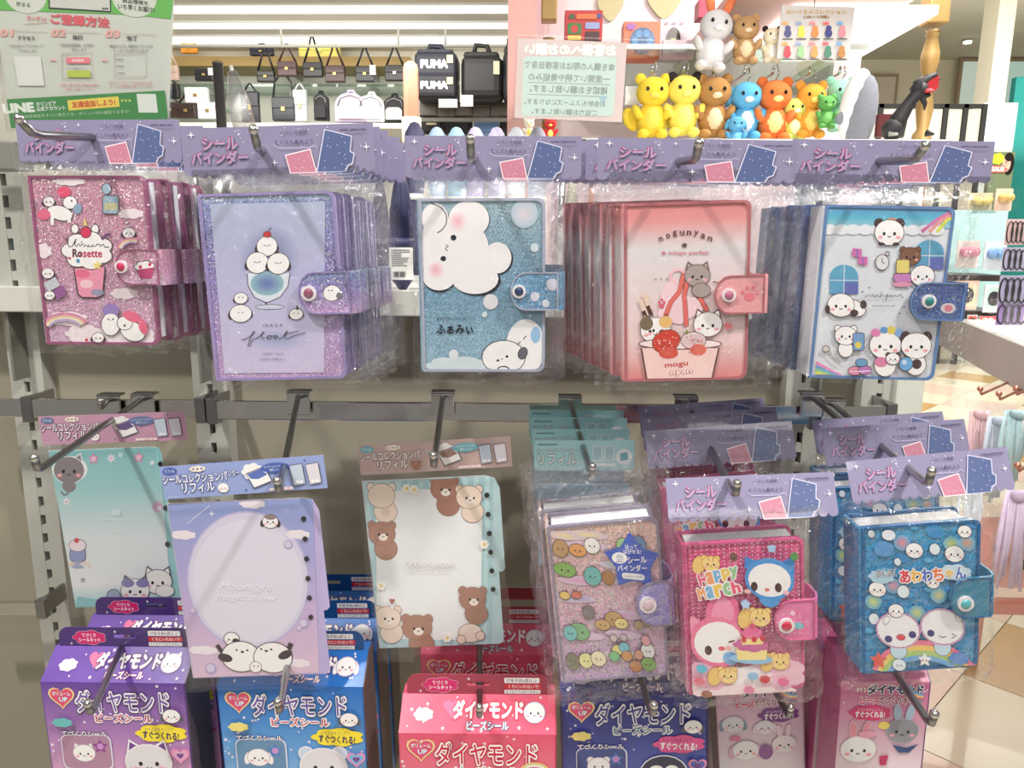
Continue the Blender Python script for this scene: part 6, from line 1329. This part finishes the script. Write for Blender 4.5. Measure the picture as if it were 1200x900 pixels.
umbrella(10, 205, 345, 20, (60, 92, 96), 'dark teal folded umbrella at the picture edge behind pink binders', Y=.95)
umbrella(30, 205, 345, 26, (84, 124, 170), 'blue folded umbrella behind the pink unicorn binders', Y=.92)
for i, (px, c) in enumerate(((486, (64, 64, 96)), (512, (166, 190, 214)), (535, (160, 196, 214)), (557, (196, 186, 220)), (582, (206, 200, 226)), (605, (206, 214, 220)), (630, (200, 206, 224)))):
    o = empty('folded_parasol', Matrix.Translation((P(px, 160, 1.3).x, 1.3, zs)), '%s parasol from the peach pillar, scalloped top behind the header card' % ('first', 'second', 'third', 'fourth', 'fifth', 'sixth', 'seventh')[i], 'umbrella', 'parasols in a row')
    H = P(px, 149 if i else 143, 1.3).z - zs; r = sz(13, 1.3)
    part('canopy', lathe([(.006, 0), (r * .5, H * .3), (r, H * .82), (r * .85, H * .93), (r * .4, H * .99), (.003, H)], 16), mat('parasol_%d_%d_%d' % c, c, .6, noise_amt=.1), o); part('tie_band', lathe([(r * .8, H * .5), (r * .8, H * .54)], 14), M_WHITE, o)
# grey bracket plate at the picture edge
bp = tag(link('shelf_bracket', box(P(-30, 180, .8).x, P(17, 180, .8).x, .80, .83, P(5, 199, .8).z, P(5, 165, .8).z, .002), mat('bracket_grey', (120, 120, 114), .45)), 'grey metal bracket at the picture edge beside the first header card', 'bracket')
# ================================================================== THE HALL TO THE SIDE
YH = 12.5; zh = P(1100, 70, YH).z
M_HALL = mat('hall_wall_cream', (214, 206, 182), .6, noise_amt=.02)
hx0, hx1 = P(985, 100, YH).x, P(1330, 100, YH).x
structure(link('wall_hall', box(hx0, hx1, YH, YH + .1, 0, zh), M_HALL))
structure(link('ceiling_hall', box(P(900, 60, 8).x, hx1 + 4, 3.4, YH, zh, zh + .1), mat('hall_ceiling', (206, 200, 180), .7, noise_amt=.02)))
M_LAMP = mat('lit_downlight', (255, 250, 238), .5, emit=6, noise_amt=0)
for i, (px, py, w) in enumerate(((1098, 26, 8), (1181, 20, 7), (1181, 26, 7), (1179, 36, 10), (1182, 41, 8), (1134, 48, 10))):
    c = PZ(px, py, zh - .02) if py < 60 else P(px, py, 11.5); r = sz(w / 2, c.y)
    o = empty('hall_downlight', Matrix.Translation(c), '%s round ceiling lamp of the hall, counted from the top of the picture' % ORD[1:][i % 7] if i else 'topmost round ceiling lamp of the hall beside the gold column', 'ceiling light', 'round hall ceiling lamps')
    if i == 7: o['label'] = 'lowest round hall lamp above the white partition'
    part('lens', lathe([(r * .8, -.03), (r * .8, 0)], 14), M_LAMP, o); part('ring', lathe([(r * 1.1, -.01), (r * 1.1, .006)], 14), M_WHITE, o)
cx = P(1170, 100, 9.0)
structure(link('pillar_hall', box(cx.x - sz(9, 9), cx.x + sz(9, 9), 9, 9.3, 0, zh), mat('hall_pillar', (222, 216, 196), .5)))
for i, (px0, px1, y0, y1, c, l) in enumerate(((1130, 1160, 72, 122, (206, 222, 214), 'pale lit shop window on the hall wall beside the pillar'), (1184, 1200, 72, 122, (190, 220, 212), 'pale teal shop window right of the hall pillar'), (1024, 1047, 90, 122, (190, 178, 160), 'beige doorway panel beside the grey pillow'))):
    a, b = P(px0, y0, 12.3), P(px1, y1, 12.3)
    o = empty('window_%d' % (i + 1), Matrix.Translation(a)); o['kind'] = 'structure'; o['label'] = l
    part('pane', box(0, b.x - a.x, 0, .02, b.z - a.z, 0), mat('pane_%d' % i, c, .2, emit=.25 if i < 2 else 0, noise_amt=.1, nscale=2), o); part('frame', box(-.05, b.x - a.x + .05, .02, .05, b.z - a.z - .05, .05), mat('frame_brown', (150, 130, 104), .5), o)
# black framed railing panels
xs_ = [1000, 1031, 1107, 1130, 1152]
a0 = P(1000, 122, 8.5)
rl = empty('partition_rail', Matrix.Translation((a0.x, 8.5, 0)), 'grey partition with thin black frame beyond the gold column', 'partition')
ztop = P(1080, 122, 8.5).z; x1_ = P(1152, 122, 8.5).x
part('top_bar', box(0, x1_ - a0.x, -.02, .02, ztop - .04, ztop), M_DARK, rl)
for px in xs_: x = P(px, 140, 8.5).x - a0.x; part('post', box(x - .025, x + .025, -.02, .02, 0, ztop), M_DARK, rl)
for p_, q_ in zip(xs_, xs_[1:]): part('panel', box(P(p_, 140, 8.5).x - a0.x + .03, P(q_, 140, 8.5).x - a0.x - .03, 0, .012, .05, ztop - .05), mat('partition_grey', (170, 164, 148), .6), rl)
a, b = P(1154, 120, 8.7), P(1194, 120, 8.7)
tag(link('white_partition', box(a.x, b.x, 8.7, 8.8, 0, a.z, .01), mat('cool_white_board', (214, 224, 222), .4)), 'pale blue white partition board beside the teal pillar', 'partition')
a, b = P(1191, 95, 9.4), P(1240, 95, 9.4)
tag(link('teal_pillar', box(a.x, b.x, 9.4, 9.5, 0, a.z + .05, .01), mat('teal_paint', (40, 150, 146), .5)), 'teal square pillar at the picture edge', 'pillar')
tag(link('red_board', box(0, sz(18, 2.1), 0, .02, 0, sz(24, 2.1)), mat('dark_red_board', (90, 30, 34), .5), None, Matrix.Translation(P(1028, 160, 2.12))), 'dark red board leaning beside the dragon toy', 'board')
# sale sign with a face on it
S = Sheet((1162, 178), (1190, 178), (1162, 212), 2.78, 1.0)
o = empty('sale_display', S.M, 'sale poster with a dark haired person above the hair accessories', 'poster')
part('board', box(0, S.w, 0, .02, -S.h * 2.2, 0), mat('poster_dark', (110, 120, 90), .5), o)
A = Art(S, y=-.001); A.DZ = 3e-4; A.ell(1184, 192, 6, 13, (30, 24, 24)); A.ell(1181, 192, 5, 9, (214, 170, 150)); A.ell(1183, 184, 5, 5, (30, 24, 24)); A.cloud(1170, 186, 8, 7, (190, 200, 60)); A.rect(1163, 194, 1180, 202, (226, 100, 70)); A.text('SALE!', 1171.5, 198, 14, 5, W_, .05); A.ell(1181, 198, 1.6, .8, (180, 70, 70)); A.ell(1180, 190, .8, .8, (30, 20, 20)); A.build('poster_print', o, S.M)
# ================================================================== HAIR ACCESSORY TABLE to the side
zt_ = 1.10
F1, F2 = PZ(1085, 361, zt_), PZ(1230, 420, zt_)
dv = (F2 - F1).normalized(); nv = Vector((-dv.y, dv.x, 0)); nv = nv if nv.x > 0 else -nv
ang = math.atan2(dv.y, dv.x)
MT = Matrix.Translation(F1) @ Matrix.Rotation(ang, 4, 'Z')   # x along the edge towards the camera, +y away from the aisle
LT = (F2 - F1).length + .6
sgn = 1 if (MT.to_3x3() @ Vector((0, 1, 0))).dot(nv) > 0 else -1
tb = empty('accessory_table', MT, 'white edged accessory table with pink metal frame at the picture edge', 'table')
def ty(a, b): return (a, b) if sgn > 0 else (-b, -a)
y0_, y1_ = ty(0, .9); part('table_top', box(-.4, LT, y0_, y1_, -.02, 0, .003), M_WHITE, tb)
y0_, y1_ = ty(-.01, .012); part('front_fascia', box(-.4, LT, y0_, y1_, -.10, .008, .003), mat('fascia_grey_white', (168, 168, 162), .4), tb)
M_PK = mat('pink_metal', (240, 176, 166), .4, noise_amt=.03)
for xx in (-.3, LT - .1):
    for yy in ((.05, .8) if xx < 0 else (.8,)): part('leg', box(xx - .02, xx + .02, sgn * yy - .02, sgn * yy + .02, -zt_, -.1, .003), M_PK, tb)
# rows of carded accessories standing on the table
def loc(px, py, up): return PZ(px, py, up)
def accessory_card(px, py, w, h, rgb, label, Y, deco, kind):
    S = Sheet((px - w / 2, py - h / 2), (px + w / 2, py - h / 2), (px - w / 2, py + h / 2), Y, 1.0)
    o = empty('accessory_pack', S.M, label, 'hair accessory', 'carded hair accessories')
    part('card', box(0, S.w, 0, .004, -S.h, 0, .001), mat('acc_card_%d_%d_%d' % rgb, rgb, .5), o)
    if kind == 'ties':
        for k in range(4):
            cxk = S.w * (k + .5) / 4; part('hair_tie', tube([(cxk + S.w * .16 * math.cos(t), -.006, -S.h * .5 + S.h * .42 * math.sin(t)) for t in [i * math.pi / 6 for i in range(13)]], S.w * .035, 5), mat('tie_%d_%d_%d' % deco, deco, .6), o)
    elif kind == 'clip':
        part('bow', ell((S.w * .3, -.012, -S.h * .4), (S.w * .26, .012, S.h * .2), Matrix.Rotation(.4, 3, 'Y')), mat('bow_%d_%d_%d' % deco, deco, .5), o); part('bow', ell((S.w * .7, -.012, -S.h * .4), (S.w * .26, .012, S.h * .2), Matrix.Rotation(-.4, 3, 'Y')), MATS['bow_%d_%d_%d' % deco], o); part('knot', ell((S.w * .5, -.018, -S.h * .42), (S.w * .1, .012, S.h * .1)), MATS['bow_%d_%d_%d' % deco], o)
    else:
        A = Art(lambda u, v: (u * S.w, -v * S.h), y=-.001); A.DZ = 2e-4
        if kind == 'price': A.rect(0, 0, 1, .5, (214, 60, 50)); A.text('20', .5, .28, .6, .3, W_, .05)
        else: A.rrect(.1, .1, .9, .9, .1, deco); A.ell(.5, .45, .25, .2, W_); A.critter(.5, .48, .16, W_, 'bear', None, (160, 120, 140), .02)
        A.build('card_print', o, S.M)
    part('clear_front', box(-.001, S.w + .001, -.03, -.0295, -S.h - .001, .001), M_FLAT, o)
Yt = 2.2
for i, (px, py, w, h, c, d, k, n) in enumerate((
    (1136, 298, 26, 32, (214, 206, 200), (206, 130, 150), 'clip', 'white card with pink bow clip on the upper tier'), (1168, 300, 26, 34, (206, 214, 222), (120, 160, 206), 'clip', 'white card with blue bow clip on the upper tier'),
    (1134, 346, 28, 34, (222, 190, 170), (236, 214, 180), 'print', 'peach accessory card on the lower tier'), (1166, 350, 22, 32, (220, 224, 228), (196, 222, 214), 'print', 'pale mint accessory card on the lower tier'),
    (1150, 238, 28, 24, (206, 190, 160), (222, 196, 120), 'clip', 'cream bow clip on the back of the table'), (1178, 234, 20, 26, (226, 200, 180), (226, 190, 110), 'clip', 'yellow bow clip beside the sale poster'),
    (1192, 272, 22, 30, (226, 190, 190), (30, 26, 28), 'ties', 'card of black hair ties with rose ends'), (1190, 304, 26, 28, (196, 190, 222), (26, 24, 28), 'ties', 'card of black hair ties on lilac card, upper'),
    (1188, 340, 30, 34, (186, 180, 214), (24, 22, 26), 'ties', 'card of black hair ties on lilac card, middle'), (1186, 368, 32, 26, (176, 150, 206), (40, 30, 50), 'ties', 'card of violet and black hair ties at table level'),
    (1140, 376, 12, 14, (214, 200, 196), (214, 60, 50), 'print', 'small red and white tag card on the table edge'), (1158, 378, 20, 15, (226, 222, 220), (214, 60, 50), 'price', 'red price card reading 20 on the table edge'))):
    accessory_card(px, py, w, h, c, n, (2.5 if px < 1176 else 2.05) + (.25 if py < 250 else 0), d, k)
for i, (py, l) in enumerate(((322, 'upper dark display tier behind the carded bows'), (364, 'lower dark display tier behind the peach cards'))):
    a, b = P(1108, py, 2.52), P(1180, py, 2.52); tag(link('display_tier', box(a.x, b.x, 2.52, 2.7, a.z - .02, a.z, .002), mat('tier_brown', (60, 44, 44), .5)), l, 'shelf')
a, b = P(1108, 246, 2.72), P(1182, 246, 2.72); tag(link('display_riser', box(a.x, b.x, 2.72, 2.75, zt_, a.z), mat('riser_mint', (170, 206, 204), .5)), 'mint backed riser behind the carded bows', 'display rack')
# bags hanging below the table edge
M_RG = mat('rose_gold', (206, 140, 120), .3, .8)
for i, (px, py, h, c) in enumerate(((1150, 470, 110, (240, 200, 206)), (1172, 476, 120, (214, 222, 238)), (1192, 470, 105, (190, 222, 230)), (1140, 555, 100, (222, 230, 240)), (1194, 560, 140, (226, 206, 236)))):
    Y = (1.75, 1.7, 1.65, 1.6, 1.5)[i]; S = Sheet((px - 14, py), (px + 14, py), (px - 14, py + h), Y, 1.0)
    l = ('pale pink accessory in a clear bag hung beside the blue binders', 'white and blue accessory in a clear bag hung between pink and aqua ones', 'aqua accessory in a clear bag hung at the picture edge', 'pale blue accessory bag hung just behind the last header card', 'lilac accessory bag hung lowest at the picture edge')[i]
    o = empty('accessory_bag', S.M, l, 'hair accessory', 'bagged accessories under the table')
    m = mat('fluffy_%d_%d_%d' % c, c, .6, noise_amt=.2, nscale=80)
    for k in range(9):
        q = random.Random(i * 7 + k); x = S.w * (.1 + .1 * k)
        part('ribbon', tube([(x, .0, -S.h * .1), (x + q.uniform(-.01, .01), -.004, -S.h * .45), (x + q.uniform(-.012, .012), 0, -S.h * q.uniform(.75, .95))], [.003, .006, .003], 6), m, o)
    part('bow', ell((S.w * .5, -.006, -S.h * .14), (S.w * .36, .008, S.h * .045), Matrix.Rotation(.4, 3, 'Y')), mat('bowp_%d' % i, tuple(max(0, v - 24) for v in c), .5), o)
    part('bag', bag_mesh(-.004, S.w + .004, -S.h, .0, .004, S.w - .004, -S.h * .95, -.01, -.012, .012, 20 + i, 10, 18, .004), M_BAG, o)
    hk = empty('accessory_hook', Matrix.Translation(P(px, py - 8, Y)), 'rose gold hook above %s' % l.split(' hung')[0], 'hook', 'rose gold hooks')
    part('prong', tube([(.12, .1, .01), (0, 0, 0), (-.008, -.006, .012)], .003, 6), M_RG, hk); part('tip', ell((-.008, -.006, .014), (.007, .007, .007), seg=8, rings=6), M_RG, hk)
# pink floor rack
a = P(1120, 708, 1.9); b = P(1260, 706, 1.9)
rk = empty('pink_rack', Matrix.Translation((a.x, a.y, 0)), 'low pink metal rack standing on the tiled floor', 'rack')
d = b - a
part('side_bar', box(0, d.x, -.02, .02, a.z - .018, a.z + .014, .003), M_PK, rk); part('cross_bar', box(d.x * .9, d.x * .96, -.3, .4, a.z - .016, a.z + .012, .003), M_PK, rk)
for y in (0, .36): part('leg', box(d.x - .03, d.x, y, y + .03, 0, a.z - .01, .002), M_PK, rk)
e = P(1194, 640, 1.75); tag(link('pink_bin', box(e.x - .03, e.x + .25, 1.75, 1.95, P(1194, 690, 1.75).z, e.z, .006), M_PK), 'pink box with black knob at the picture edge', 'box')
kb = tag(link('black_knob', ell((0, 0, 0), (.018, .014, .016)), M_DARK, None, Matrix.Translation(P(1193, 661, 1.73))), 'small black pompom knob on the pink box', 'knob')
bpy.data.objects.remove(_to); bpy.data.curves.remove(_tc)
